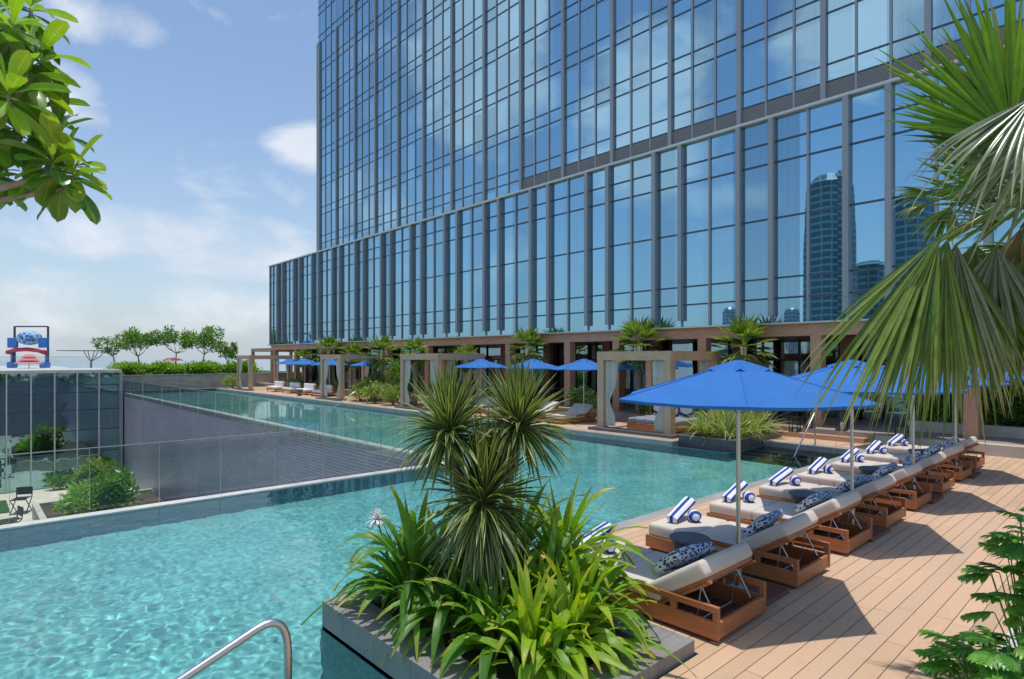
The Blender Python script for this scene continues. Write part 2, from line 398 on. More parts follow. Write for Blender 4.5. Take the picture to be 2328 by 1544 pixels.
    def leaf4(s, p, d, n, L, w, tone):
        s.attr = True; sd = d.cross(n).normalized() * w * .5
        a = s.vert(p, tone, 0, 0); b = s.vert(p + d * L * .5 + sd, tone, 1, .5); c = s.vert(p + d * L, tone, 0, 1); e = s.vert(p + d * L * .5 - sd, tone, 1, .5)
        s.f.append([a, b, c, e])
    def shift(s, o):
        s.v = [(a - o[0], b - o[1], c - o[2]) for a, b, c in s.v]; return s
def obj(name, mb, mat, parent=None, world=False, smooth=False):
    if world and parent is not None: mb.shift(parent.location)
    me = bpy.data.meshes.new(name); me.from_pydata(mb.v, [], mb.f)
    if mb.attr:
        for nm, arr in (('tone', mb.tone), ('edge', mb.edge), ('along', mb.along)):
            at = me.attributes.new(nm, 'FLOAT', 'POINT'); at.data.foreach_set('value', arr)
    if isinstance(mat, (list, tuple)):
        for m_ in mat: me.materials.append(m_)
    else: me.materials.append(mat)
    if smooth:
        me.polygons.foreach_set('use_smooth', [True] * len(me.polygons))
    me.update()
    o = bpy.data.objects.new(name, me); C.objects.link(o)
    if parent is not None: o.parent = parent
    return o
def smooth_angle(o, a=40):
    me = o.data; me.polygons.foreach_set('use_smooth', [True] * len(me.polygons)); me.set_sharp_from_angle(angle=R(a)); return o
def bev(o, w=.006, seg=2):
    m = o.modifiers.new('bevel', 'BEVEL'); m.width = w; m.segments = seg; m.limit_method = 'ANGLE'; m.angle_limit = R(40); return o
def tag(o, label, cat, group=None, kind=None):
    if label: o['label'] = label
    if cat: o['category'] = cat
    if group: o['group'] = group
    if kind: o['kind'] = kind
    return o
def thing(name, label, cat, loc=(0, 0, 0), rz=0, group=None):
    o = bpy.data.objects.new(name, None); C.objects.link(o); o.location = loc; o.rotation_euler = (0, 0, rz); o.empty_display_size = .2
    return tag(o, label, cat, group)
def struct(name, mb, mat, smooth=False):
    o = obj(name, mb, mat, None, False, smooth); o['kind'] = 'structure'; return o
def dup(root, loc, rz=None, label=None, group=None, sc=None):
    r = root.copy(); C.objects.link(r); r.location = loc
    if rz is not None: r.rotation_euler = (root.rotation_euler[0], root.rotation_euler[1], rz)
    if label: r['label'] = label
    if group: r['group'] = group
    if sc: r.scale = (sc, sc, sc) if isinstance(sc, (int, float)) else sc
    for ch in list(root.children):
        c = ch.copy(); C.objects.link(c); c.parent = r
        for g in list(ch.children):
            d = g.copy(); C.objects.link(d); d.parent = c
    return r

# ================================================================ CAMERA, SKY, SUN
EYE = 2.6; F = 1365 / 2328
cam = bpy.data.cameras.new('camera'); co = bpy.data.objects.new('camera', cam); C.objects.link(co)
co.location = (0, 0, EYE); cam.sensor_width = 36; cam.lens = F * 36; cam.shift_y = 43 / 2328; cam.clip_end = 9000; cam.clip_start = .05
co.rotation_euler = (R(90), 0, -math.atan2(.6765, .7364)); bpy.context.scene.camera = co

SUN = V((.005, -.022, 1)).normalized()
sl = bpy.data.lights.new('sun', 'SUN'); sl.energy = 2.85; sl.angle = R(.53); sl.color = (1, .955, .89)
so = bpy.data.objects.new('sun', sl); C.objects.link(so); so.rotation_euler = (-SUN).to_track_quat('-Z', 'Y').to_euler(); so.location = (0, 0, 80)

w = bpy.data.worlds.new('World'); bpy.context.scene.world = w; w.use_nodes = True; nt = w.node_tree; nt.nodes.clear()
sky = nd(nt, 'ShaderNodeTexSky'); sky.sky_type = 'NISHITA'; sky.sun_disc = False
sky.sun_elevation = math.asin(SUN.z); sky.sun_rotation = math.atan2(SUN.x, SUN.y); sky.air_density = 1.0; sky.dust_density = 1.2; sky.ozone_density = 1.6
tc = nd(nt, 'ShaderNodeTexCoord').outputs['Generated']
nrm = nd(nt, 'ShaderNodeVectorMath', operation='NORMALIZE'); nt.links.new(tc, nrm.inputs[0])
s3 = nd(nt, 'ShaderNodeSeparateXYZ'); nt.links.new(nrm.outputs[0], s3.inputs[0])
az = math_(nt, 'ARCTAN2', s3.outputs[1], s3.outputs[0]); el = math_(nt, 'ARCSINE', s3.outputs[2])
cb = nd(nt, 'ShaderNodeCombineXYZ'); nt.links.new(az, cb.inputs[0]); nt.links.new(math_(nt, 'MULTIPLY', el, 1.7), cb.inputs[1])
n1 = noise(nt, cb.outputs[0], 5.5, 9, .58, .35)
n2 = noise(nt, mapping(nt, cb.outputs[0], (1, 1, 1), (4.2, 1.7, 3)), 2.1, 4, .5)
def blob(a, e, sa, se, amp=1):
    da = math_(nt, 'DIVIDE', math_(nt, 'SUBTRACT', az, R(a)), R(sa)); de = math_(nt, 'DIVIDE', math_(nt, 'SUBTRACT', el, R(e)), R(se))
    q = math_(nt, 'ADD', math_(nt, 'MULTIPLY', da, da), math_(nt, 'MULTIPLY', de, de))
    return math_(nt, 'MULTIPLY', math_(nt, 'SUBTRACT', 1.0, q, True), amp)
acc = None
for b in ((74, 9.5, 14, 3.8, .8), (65.5, 18.8, 5.2, 3.0, .8), (82, 25, 6, 2.2, .55), (84, 18.6, 5, 3.4, .6), (76, 4.5, 22, 3.5, .4),
          (130, 27, 8, 10, 1.25), (145, 21, 7, 9, 1.0), (119, 14.5, 7, 3.4, .7), (163, 26, 8, 6, .7), (150, 14, 10, 1.6, .35), (168, 17, 7, 3, .4)):
    x = blob(*b); acc = x if acc is None else math_(nt, 'MAXIMUM', acc, x)
cov = math_(nt, 'ADD', math_(nt, 'MULTIPLY', n1, 1.15), math_(nt, 'MULTIPLY', acc, .52))
cov = math_(nt, 'ADD', cov, math_(nt, 'MULTIPLY', n2, .10))
mask = ramp(nt, cov, [(.72, 0.), (.86, .45), (1.0, 1.)])
hz = ramp(nt, s3.outputs[2], [(0, .85), (.10, .45), (.32, .12), (.7, 0.)])
skc = mixc(nt, hz, mixc(nt, 1, sky.outputs[0], (.90, .97, 1.0), 'MULTIPLY'), (3.2, 3.65, 4.15))
cl = mixc(nt, n1, (3.7, 4.05, 4.7), (5.7, 5.85, 6.15))
fin = mixc(nt, math_(nt, 'MULTIPLY', mask, .85), skc, cl)
bg = nd(nt, 'ShaderNodeBackground'); nt.links.new(fin, bg.inputs[0]); bg.inputs[1].default_value = .145
wo = nd(nt, 'ShaderNodeOutputWorld'); nt.links.new(bg.outputs[0], wo.inputs[0])
sc = bpy.context.scene
sc.view_settings.view_transform = 'Standard'; sc.view_settings.look = 'None'; sc.view_settings.exposure = .24; sc.view_settings.gamma = 1
sc.render.engine = 'CYCLES'; sc.cycles.max_bounces = 10; sc.cycles.transparent_max_bounces = 24; sc.cycles.use_denoising = True
sc.cycles.sample_clamp_indirect = 8; sc.cycles.caustics_reflective = False; sc.cycles.caustics_refractive = True; sc.cycles.blur_glossy = .3

# ================================================================ SETTING
GZ = -7.1; WZ = -.16; FZ = -1.5
m = MB(); m.box(-60, 120, -60, 130, GZ - .5, GZ); struct('ground', m, GROUND)
m = MB(); m.box(-7000, 7000, -7000, 7000, GZ - 1.5, GZ - 1.0); struct('sea', m, m_sea())
# --- pool basin
m = MB()
for x0, x1, y0, y1 in ((-14, 2.73, 3, 12.66), (2.73, 9.85, 5.85, 12.66), (9.85, 16.4, 5.85, 56), (16.4, 17.2, 5.85, 8.58)):
    m.v += [(x0, y0, FZ), (x1, y0, FZ), (x1, y1, FZ), (x0, y1, FZ)]; k = len(m.v); m.f.append([k - 4, k - 3, k - 2, k - 1])
struct('pool_floor', m, POOLTILE).cycles.is_caustics_receiver = True
m = MB()
def wall(a, b, z0=-1.6, z1=WZ + .022):
    m.v += [(*a, z0), (*b, z0), (*b, z1), (*a, z1)]; k = len(m.v); m.f.append([k - 4, k - 3, k - 2, k - 1])
for a, b in (((-14, 12.66), (9.85, 12.66)), ((9.85, 12.66), (9.85, 56)), ((9.85, 56), (16.4, 56)), ((16.4, 56), (16.4, 8.58)), ((2.73, 5.85), (2.73, 3)), ((18.7, 5.85), (2.73, 5.85)), ((2.73, 3), (-14, 3)), ((16.4, 8.58), (18.7, 8.58))): wall(a, b)
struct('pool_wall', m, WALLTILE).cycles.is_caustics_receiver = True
from mathutils import noise as mn
def wave(x, y):
    e = min(1, max(.15, (12.66 - y) / 1.2 if x < 9.85 else (x - 9.85) / 1.2)); far = 1 / (1 + max(0, math.hypot(x, y) - 9) * .10)
    k = .55 + .9 * max(0, mn.noise(V((x * .35, y * .35, 9)))+.25) + .35 * max(0, 1 - math.hypot(x - .5, y - 6) / 4.5)
    return WZ + e * k * far * .56 * (.007 * mn.noise(V((x * 1.3, y * 1.6, .3))) + .0078 * mn.noise(V((x * 4.4 + 3, y * 3.7, 1.7))) + .0042 * mn.noise(V((x * 10.5 + 7, y * 8.6, 3.1))))
m = MB()
def wgrid(x0, x1, y0, y1, st):
    nx = max(1, round((x1 - x0) / st)); ny = max(1, round((y1 - y0) / st)); b = len(m.v)
    for j in range(ny + 1):
        for i in range(nx + 1):
            x = x0 + (x1 - x0) * i / nx; y = y0 + (y1 - y0) * j / ny; m.v.append((x, y, wave(x, y)))
    for j in range(ny):
        for i in range(nx): a = b + j * (nx + 1) + i; m.f.append((a, a + 1, a + nx + 2, a + nx + 1))
for g in ((-14, -.6, 3, 12.66, .3), (-.6, 2.73, 3, 12.66, .025), (2.73, 6, 5.85, 12.66, .027), (6, 9.85, 5.85, 12.66, .05), (9.85, 16.4, 5.85, 12.66, .06), (9.85, 16.4, 12.66, 56, .16), (16.4, 18.7, 5.85, 8.58, .06)): wgrid(*g)
o = struct('pool_water', m, WATER, True); o.cycles.is_caustics_caster = True
sl.cycles.is_caustics_light = True
m = MB()
for i, (x0, zt) in enumerate(((16.9, -.95), (17.35, -.72), (17.8, -.5), (18.25, -.28))): m.box(x0, 18.7 + .001 * i, 5.86 + .002 * i, 8.57 - .002 * i, FZ - .1, zt)
struct('pool_steps', m, BLACKTILE).cycles.is_caustics_receiver = True
# --- decks
m = MB(); m.box(-8, 20.6, -12, 2.78, -.3, 0); m.box(4.79, 20.6, 2.78, 5.62, -.3, 0); m.box(19.05, 20.6, 5.62, 8.58, -.3, 0)
m.box(-8, 2.73, 2.78, 3.0, -.3, 0); m.box(16.75, 20.6, 10.45, 56, -.3, 0); m.box(20.02, 20.6, 8.58, 10.45, -.3, 0)
struct('deck', m, DECK)
m = MB(); m.box(4.77, 18.7, 5.62, 5.87, -.3, -.004); m.box(18.7, 19.05, 5.62, 8.58, -.3, -.002); m.box(16.38, 16.75, 10.45, 56, -.3, -.003)
struct('pool_coping', m, COPING)
m = MB(); m.box(20.6, 45, -12, 60, -.3, .3); struct('terrace', m, TERR)
m = MB(); m.box(20.25, 20.6, 6.2, 9.6, 0, .15); m.box(20.22, 20.6, 9.7, 56, 0, .02); struct('terrace_step', m, REDH)
# --- infinity walls
t = thing('infinity_wall', 'long purple grey slatted wall under the far arm of the pool', 'wall', (9.6, 34, GZ))
m = MB(); m.box(9.6, 9.84, 12.9, 56, GZ, -.2); obj('slatted_face', m, SLATS, t, True)
m = MB(); m.box(9.56, 9.87, 12.92, 56, -.198, -.135); obj('coping', m, EDGE, t, True)
t = thing('infinity_wall', 'low white topped overflow edge wall of the near pool behind the glass balustrade', 'wall', (2, 12.8, GZ))
m = MB(); m.box(-14, 9.84, 12.68, 12.88, GZ, -.2); obj('wall_face', m, SLATS, t, True)
m = MB(); m.box(-14, 9.87, 12.65, 12.92, -.198, -.135); obj('coping', m, EDGE, t, True)

# --- glass balustrades
def balustrade(label, a, b, z0, z1, n, nm='glass_balustrade', rail=.009):
    t = thing(nm, label, 'balustrade', ((a[0] + b[0]) / 2, (a[1] + b[1]) / 2, z0)); a = V((*a, 0)); b = V((*b, 0)); d = (b - a); L = d.length; d.normalize()
    ang = math.atan2(d.y, d.x); M = Matrix.Translation(a) @ Matrix.Rotation(ang, 4, 'Z'); s = L / n
    for i in range(n):
        m = MB(); m.box(i * s + .006, (i + 1) * s - .006, -.006, .006, z0, z1 - .002, M); obj('glass_panel', m, CLEAR, t, True)
        m = MB(); m.box(i * s - .003, i * s + .003, -.007, .007, z0, z1 - .002, M); obj('joint', m, CLEARE, t, True)
    m = MB(); m.box(0, L, -rail, rail, z1 - .001, z1 + rail * 1.3, M); obj('top_trim', m, CLEARE, t, True)
    return t
balustrade('frameless clear glass balustrade standing behind the near infinity edge', (-6, 13.02), (9.4, 13.02), -.35, .99, 14)
balustrade('frameless clear glass balustrade running along the top of the slatted wall', (9.42, 13.1), (9.42, 55.9), -.35, .9, 28, rail=.01)
balustrade('short clear glass balustrade closing the far end of the pool arm', (9.7, 55.95), (16.3, 55.95), -.2, .9, 4, rail=.01)

# ================================================================ HOTEL
U = 21.6
hotel = thing('hotel_building', 'tall blue glass hotel tower over a finned podium and timber arcade', 'building', (33, 24, .3))
def hp(name, mb, mat, kind=None):
    o = obj(name, mb, mat, hotel, True)
    if kind: o['kind'] = kind
    return o
Y0 = -8; PY1 = 57.28; TY1 = 47.1
pod = []; y = 4.65
while y > Y0: y -= 1.235
while y < PY1 - .3: pod.append(y); y += 1.235
tow = []; y = 4.87
while y > Y0: y -= .997
while y < TY1 - .3: tow.append(y); y += .997
tow_idx0 = round((4.87 - tow[0]) / .997); pod_idx0 = round((8.28 - pod[0]) / 1.235)
# body
m = MB(); m.box(U + .12, 46, Y0, PY1 - .02, 3.84, 11.2); hp('podium_core', m, METAL_D)
m = MB(); m.box(U + .13, 44, Y0, TY1 - .02, 11.21, 42); hp('tower_core', m, METAL_D)
m = MB(); m.box(U - .2, U + .5, Y0, PY1 + .05, 11.24, 11.34); hp('podium_cap', m, METAL_L)
m = MB(); m.box(U - .1, 46, PY1 - .02, PY1 + .06, 3.84, 11.24); hp('podium_end_wall', m, METAL)
m = MB(); m.box(U + .1, 44, TY1 - .02, TY1 + .05, 11.36, 42); hp('tower_end_wall', m, METAL)
# panes: the 100 showing largest are parts, the rest one
panes = []
zs = [3.86, 4.76, 5.49, 7.65, 9.65, 10.4, 11.24]
ys = [Y0] + pod + [PY1]
for i in range(len(ys) - 1):
    for k in range(6): panes.append((U, ys[i] + .02, ys[i + 1] - .02, zs[k] + .02, zs[k + 1] - .02, 0))
tz = [11.97, 12.56]; z = 14.3
while z < 40: tz += [z, z + .59]; z += 2.35
tz.append(42); ys = [Y0] + tow + [TY1]
for i in range(len(ys) - 1):
    for k in range(len(tz) - 1): panes.append((U + .05, ys[i] + .02, ys[i + 1] - .02, tz[k] + .02, tz[k + 1] - .02, 1))
    if ys[i] > 22.3: panes.append((U + .05, ys[i] + .02, ys[i + 1] - .02, 11.38, tz[0] - .02, 1))
def px(x, y, z):
    lat = .7364 * x - .6765 * y; d = .6765 * x + .7364 * y
    return (1164 + 1365 * lat / d, 815 + (EYE - z) * 1365 / d) if d > .5 else (-1, -1)
def area(p):
    x, y0, y1, z0, z1, _ = p; a, b, c, d = px(x, y0, z0), px(x, y1, z0), px(x, y0, z1), px(x, y1, z1)
    if min(a[0], b[0]) < 0 or max(a[0], b[0]) > 2080 or min(c[1], d[1]) < 0: return 0
    return abs(a[0] - b[0]) * abs((a[1] + b[1]) - (c[1] + d[1])) / 2
panes.sort(key=area, reverse=True)
rest = {0: MB(), 1: MB()}
for i, (x, y0, y1, z0, z1, k) in enumerate(panes):
    mb = MB() if i < 100 else rest[k]; mb.box(x, x + .03, y0, y1, z0, z1)
    if i < 100: hp('window_pane', mb, TGLASS if k else PGLASS)
hp('podium_glazing', rest[0], PGLASS, 'stuff'); hp('tower_glazing', rest[1], TGLASS, 'stuff')
for i, y in enumerate(pod):
    m = MB()
    if (i - pod_idx0) % 3 == 0: m.box(U - .07, U - .001, y - .04, y + .04, 3.9, 11.24); hp('mullion', m, METAL)
    else:
        m.box(U - .22, U - .001, y - .09, y + .09, 4.12, 11.24); m.box(U - .06, U - .002, y - .03, y + .03, 3.88, 4.12); hp('facade_fin', m, METAL)
for i, y in enumerate(tow):
    m = MB(); k = (i - tow_idx0) % 3
    if k == 0:
        top = 28.4 if y > 42.8 else 42
        m.box(U - .08, U + .049, y - .085, y + .085, 11.37, top); hp('facade_fin', m, METAL)
    else: m.box(U + .0, U + .048, y - .035, y + .035, 11.37, 42); hp('mullion', m, METAL)
m = MB(); m.box(U - .08, U + .05, TY1 - .2, TY1 + .06, 11.37, 28.4); hp('facade_fin', m, METAL)
for z in zs[1:-1]:
    m = MB(); m.box(U - .035, U + .04, Y0, PY1, z - .03, z + .03); hp('transom', m, METAL_D)
for z in tz[:-1]:
    m = MB(); m.box(U + .02, U + .09, Y0, TY1, z - .025, z + .025); hp('transom', m, METAL_D)
m = MB(); z = 11.40
while z < 11.93: m.box(U + .015, U + .14, Y0, 22.8, z, z + .028); z += .055
hp('louvre_band', m, LOUV)
# arcade
m = MB(); m.box(U - .18, U + .18, Y0, PY1 - .6, 3.38, 3.80); hp('arcade_beam', m, REDH)
m = MB(); m.box(U - .42, U + .12, Y0, PY1 - .3, 3.803, 3.86); hp('gutter', m, METAL_L)
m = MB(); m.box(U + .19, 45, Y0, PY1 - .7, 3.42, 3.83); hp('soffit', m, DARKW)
cols = [-4.5, -.4, 3.8, 8.04, 12.3, 16.5, 19.4, 23.65, 27.3, 31.2, 36.0, 41.2, 46.2, 51.2, 56.0]
for y in cols:
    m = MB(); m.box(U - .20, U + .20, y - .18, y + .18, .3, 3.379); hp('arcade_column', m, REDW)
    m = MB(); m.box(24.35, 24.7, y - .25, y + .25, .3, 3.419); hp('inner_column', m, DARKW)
m = MB(); m.box(24.95, 25.0, Y0, PY1 - .8, .3, 3.419); hp('restaurant_glass', m, IGLASS)
m = MB()
for y in [Y0 + 1.5 * k for k in range(43)]: m.box(24.88, 24.949, y - .03, y + .03, .3, 3.418)
m.box(24.89, 24.948, Y0, PY1 - .8, 2.5, 2.56); hp('restaurant_frame', m, BLACKM)

# ================================================================ LEFT GLASS BUILDING
t = thing('glass_building', 'low dark green glass building with white roof edge at far left', 'building', (-8, 60, GZ))
FY = 56.3
m = MB(); m.box(-34, 9.3, FY + .06, 66, GZ, 1.5); obj('wall', m, METAL_D, t, True)
m = MB(); m.box(-34, 9.45, FY - .12, 66.2, 1.5, 1.72); obj('roof_edge', m, CONC, t, True)
m = MB(); m.box(9.3, 9.55, FY - .05, FY + 3, GZ, 1.5); obj('corner_post', m, METAL, t, True)
x = 9.3
k = 0
while x > -34:
    m = MB(); m.box(x - 1.33, x - .02, FY, FY + .05, GZ, 1.49); obj('window_pane', m, DGLASS, t, True)
    m = MB(); m.box(x - .04 - 1.35, x + .04 - 1.35, FY - .16, FY - .001, GZ, 1.49); obj('mullion', m, METAL_L, t, True)
    x -= 1.38; k += 1
for z in (-1.35 - .0, -2.9, -.0, .55, -4.6):
    m = MB(); m.box(-34, 9.3, FY - .03, FY + .04, z - .04, z + .04); obj('transom', m, METAL_D, t, True)
balustrade('clear glass balustrade on the roof of the low dark glass building', (-33, FY + .3), (9.2, FY + .3), 1.72, 2.7, 22, rail=.02)
# beige wall behind the far pool end
t = thing('garden_wall', 'low beige wall with hedge on top at the far pool end', 'wall', (15, 58.6, -.3))
m = MB(); m.box(9.56, 26, 58.2, 58.6, -.3, 1.12); obj('wall_face', m, BEIGE, t, True)
m = MB(); m.box(9.56, 26, 58.16, 58.64, 1.121, 1.2); obj('coping', m, COPING, t, True)
m = MB(); m.box(9.86, 26, 56.02, 58.2, -.5, -.02); struct('path', m, DARKSTONE)
m = MB(); m.box(9.6, 30, 58.65, 100, GZ, 1.0); struct('roof_garden', m, LAWN)
m = MB(); m.box(-34, 9.3, 66.3, 110, GZ, 1.55); struct('roof_terrace', m, CONC)

# ================================================================ PLANT KIT
def rdir(a, e): return V((math.cos(a) * math.cos(e), math.sin(a) * math.cos(e), math.sin(e)))
def leaf_cloud(mb, c, rx, ry, rz, n, L, w, shell=.55, tones=(0, 1)):
    for _ in range(n):
        a = rnd.uniform(0, 6.283); e = math.asin(rnd.uniform(-.75, 1)); q = rdir(a, e); r = rnd.uniform(shell, 1)
        p = V((c[0] + q.x * rx * r, c[1] + q.y * ry * r, c[2] + q.z * rz * r))
        d = (q + V((rnd.uniform(-.8, .8), rnd.uniform(-.8, .8), rnd.uniform(-.5, .6)))).normalized()
        nn = V((rnd.uniform(-1, 1), rnd.uniform(-1, 1), rnd.uniform(.2, 1.2))).normalized()
        mb.leaf4(p, d, nn, L * rnd.uniform(.6, 1.2), w * rnd.uniform(.7, 1.2), rnd.uniform(*tones))
def clumps(mb, c, rx, ry, rz, k, n, L, w, cs=.4):
    for _ in range(k):
        a = rnd.uniform(0, 6.283); e = math.asin(rnd.uniform(-.5, 1)); q = rdir(a, e); r = rnd.uniform(.35, 1 - cs * .5)
        s = cs * rnd.uniform(.6, 1.2); t0 = rnd.uniform(0, .6)
        leaf_cloud(mb, (c[0] + q.x * rx * r, c[1] + q.y * ry * r, c[2] + q.z * rz * r), rx * s, ry * s, rz * s, n, L, w, .3, (t0, t0 + .4))
def shrub(name, label, cat, loc, rx, ry, h, mat, k=12, n=45, L=.12, w=.05, group=None):
    t = thing(name, label, cat, loc, 0, group); mb = MB(); clumps(mb, (0, 0, h * .5), rx, ry, h * .5, k, n, L, w, .45)
    leaf_cloud(mb, (0, 0, h * .35), rx * .8, ry * .8, h * .35, k * n // 4, L, w, .1)
    obj('foliage', mb, mat, t); m = MB()
    for j in range(5):
        a = j * 1.26; m.tube([(0, 0, 0), (math.cos(a) * rx * .25, math.sin(a) * ry * .25, h * .35), (math.cos(a) * rx * .5, math.sin(a) * ry * .5, h * .7)], [.03, .02, .008], 5)
    obj('stem', m, BARK, t); return t
def strap_clump(name, label, cat, loc, n, L, w, mat, h=.0, spread=(.15, 1.25), droop=(.6, 1.6), rad=.08, group=None, seg=7, wave=.06, prof=None):
    t = thing(name, label, cat, loc, 0, group); mb = MB()
    for i in range(n):
        a = rnd.uniform(0, 6.283); f_ = (i + .5) / n; e = math.pi / 2 - (spread[0] + (spread[1] - spread[0]) * f_) * rnd.uniform(.8, 1.15)
        r = rad * f_; ll = L * rnd.uniform(.7, 1.1)
        mb.blade((math.cos(a) * r, math.sin(a) * r, h * rnd.uniform(.2, 1)), rdir(a, e), ll, w * rnd.uniform(.7, 1.15), prof, rnd.uniform(*droop), seg, .18, rnd.random(), rnd.uniform(-.4, .4), wave)
    o = obj('leaves', mb, mat, t, smooth=True)
    m = MB(); m.tube([(0, 0, 0), (.01, .01, .5 * h), (0, 0, h + .1)], [min(.05, rad * .3), min(.04, rad * .25), .012], 8); obj('stem', m, STEMG, t, smooth=True); return t
def tree(name, label, loc, h, crown_r, crown_h, mat, k=16, n=50, L=.3, w=.11, lean=0, group=None, limbs=7, trunk_r=.12, cat='tree', bark=None):
    t = thing(name, label, cat, loc, 0, group); m = MB(); mb = MB(); th = h - crown_h * .9
    top = V((lean, 0, th)); m.tube([(0, 0, 0), (lean * .4, 0, th * .5), top], [trunk_r, trunk_r * .85, trunk_r * .65], 8)
    for j in range(limbs):
        a = 6.283 * j / limbs + rnd.uniform(-.3, .3); rr = crown_r * rnd.uniform(.45, .8); e = V((math.cos(a) * rr, math.sin(a) * rr, crown_h * rnd.uniform(.25, .8))) + top
        mid = top * .5 + e * .5 + V((0, 0, -.06 * h)); m.tube([top - V((0, 0, .1)), mid, e], [trunk_r * .5, trunk_r * .3, trunk_r * .12], 6)
        for q in range(max(1, k // limbs)):
            c = e + V((rnd.uniform(-.35, .35) * crown_r, rnd.uniform(-.35, .35) * crown_r, rnd.uniform(-.12, .3) * crown_h)); s = rnd.uniform(.18, .34)
            t0 = rnd.uniform(0, .6); leaf_cloud(mb, c, crown_r * s, crown_r * s, crown_h * s * .8, n, L, w, .2, (t0, t0 + .4))
    obj('trunk', m, bark or BARKG, t, smooth=True); obj('crown', mb, mat, t); return t
def fan(mb, hub, axis, nrm, Rr, n=22, spread=2.6, droop=.6, seg=6, w=None, tone=(0, 1), fold=.3):
    axis = V(axis).normalized(); nrm = V(nrm); nrm = (nrm - axis * nrm.dot(axis)).normalized(); side = nrm.cross(axis)
    for i in range(n):
        a = -spread / 2 + spread * (i + .5) / n; d = axis * math.cos(a) + side * math.sin(a) + nrm * rnd.uniform(-.07, .07) + side * rnd.uniform(-.05, .05)
        L = Rr * (1 - .28 * (abs(a) / (spread / 2)) ** 2) * rnd.uniform(.72, 1.08); ww = (w or 2 * Rr * .5 * math.tan(spread / n / 2) * 1.35)
        prof = lambda t: (t / .42 if t < .42 else (1 - ((t - .42) / .58) ** 1.25) * .98 + .02)
        s = V(hub); d.normalize(); st = L / seg; rows = []; sd = (nrm.cross(d)).normalized(); tn = rnd.uniform(*tone); p = s; mb.attr = True
        dr = droop * rnd.uniform(.7, 1.3)
        for j in range(seg + 1):
            t = j / seg; x = ww * max(.03, prof(t)); up = sd.cross(d).normalized()
            rows.append((mb.vert(p - sd * x / 2 - up * fold * x, tn, .9, t), mb.vert(p, tn, 0, t), mb.vert(p + sd * x / 2 - up * fold * x, tn, .9, t)))
            p = p + d * st
            if t > .35: d = (d + V((0, 0, -dr * (t - .3) * 2 / seg))).normalized(); sd = (sd - d * sd.dot(d)).normalized()
        for j in range(seg):
            a_, b_ = rows[j], rows[j + 1]; mb.f.append([a_[0], a_[1], b_[1], b_[0]]); mb.f.append([a_[1], a_[2], b_[2], b_[1]])

# ================================================================ NEAR PLANTER AND ITS PLANTS
t = thing('stone_planter', 'large grey stone planter at the pool corner in the foreground', 'planter', (3.75, 4.33, 0))
m = MB(); x0, x1, y0, y1, ww = 2.73, 4.77, 2.81, 5.85, .34
m.box(x0, x0 + ww, y0, y1, -1.6, .12); m.box(x1 - ww, x1, y0, y1, -1.6, .12); m.box(x0 + ww, x1 - ww, y0, y0 + ww, -1.6, .12); m.box(x0 + ww, x1 - ww, y1 - ww, y1, -1.6, .12)
bev(obj('rim', m, STONE, t, True), .006)
m = MB(); m.box(x0 + ww, x1 - ww, y0 + ww, y1 - ww, -.6, .06); obj('soil', m, SOIL, t, True)
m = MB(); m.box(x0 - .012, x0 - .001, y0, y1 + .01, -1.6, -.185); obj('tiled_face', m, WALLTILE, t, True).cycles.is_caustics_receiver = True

d = thing('dracaena', 'three headed spiky dracaena in the middle of the big stone planter', 'plant', (3.66, 4.35, .06))
heads = [((3.42, 4.60, 1.86), .62, 230, 0.), ((3.97, 4.22, 1.90), .62, 230, 0.), ((3.58, 4.28, 1.27), .74, 330, .45)]
def trunkto(m, p, r=.055, base=(3.66, 4.35, .06)):
    b = V(base); p = V(p); m.tube([b, b.lerp(p, .4) + V((.03, -.02, .06)), b.lerp(p, .75) + V((.0, .02, .03)), p], [r * 1.3, r, r * .85, r * .7], 9)
m = MB()
for hh, _, _, _ in heads: trunkto(m, hh)
obj('trunk', m, BARKG, d, True, True)
def sword(t): return .55 + .45 * min(1, t * 4) if t < .4 else max(.02, 1 - ((t - .4) / .6) ** 1.7)
for hh, L, n, sk in heads:
    mb = MB()
    for i in range(n):
        a = i * 2.39996 + rnd.uniform(-.2, .2); f_ = i / n
        e = R(88) - (R(128) + sk * R(42)) * f_ ** (1.05) * rnd.uniform(.93, 1.07)
        hz_ = f_ * (.12 + .35 * sk)
        mb.blade(V(hh) + V((math.cos(a) * .03, math.sin(a) * .03, .10 - hz_)), rdir(a, e), L * rnd.uniform(.82, 1.08), .042, sword, (.15 + .75 * f_ * (1 + sk)) * rnd.uniform(.7, 1.3), 6, .16, rnd.uniform(0, .6) * (1 - .3 * f_), rnd.uniform(-.5, .5))
    obj('leaf_head', mb, L_DRAC, d, True, True)
def lily(t): return (.35 + .65 * min(1, t * 2.6)) if t < .38 else max(.02, (1 - ((t - .38) / .62) ** 1.8))
G = 'lily clumps in the big stone planter'
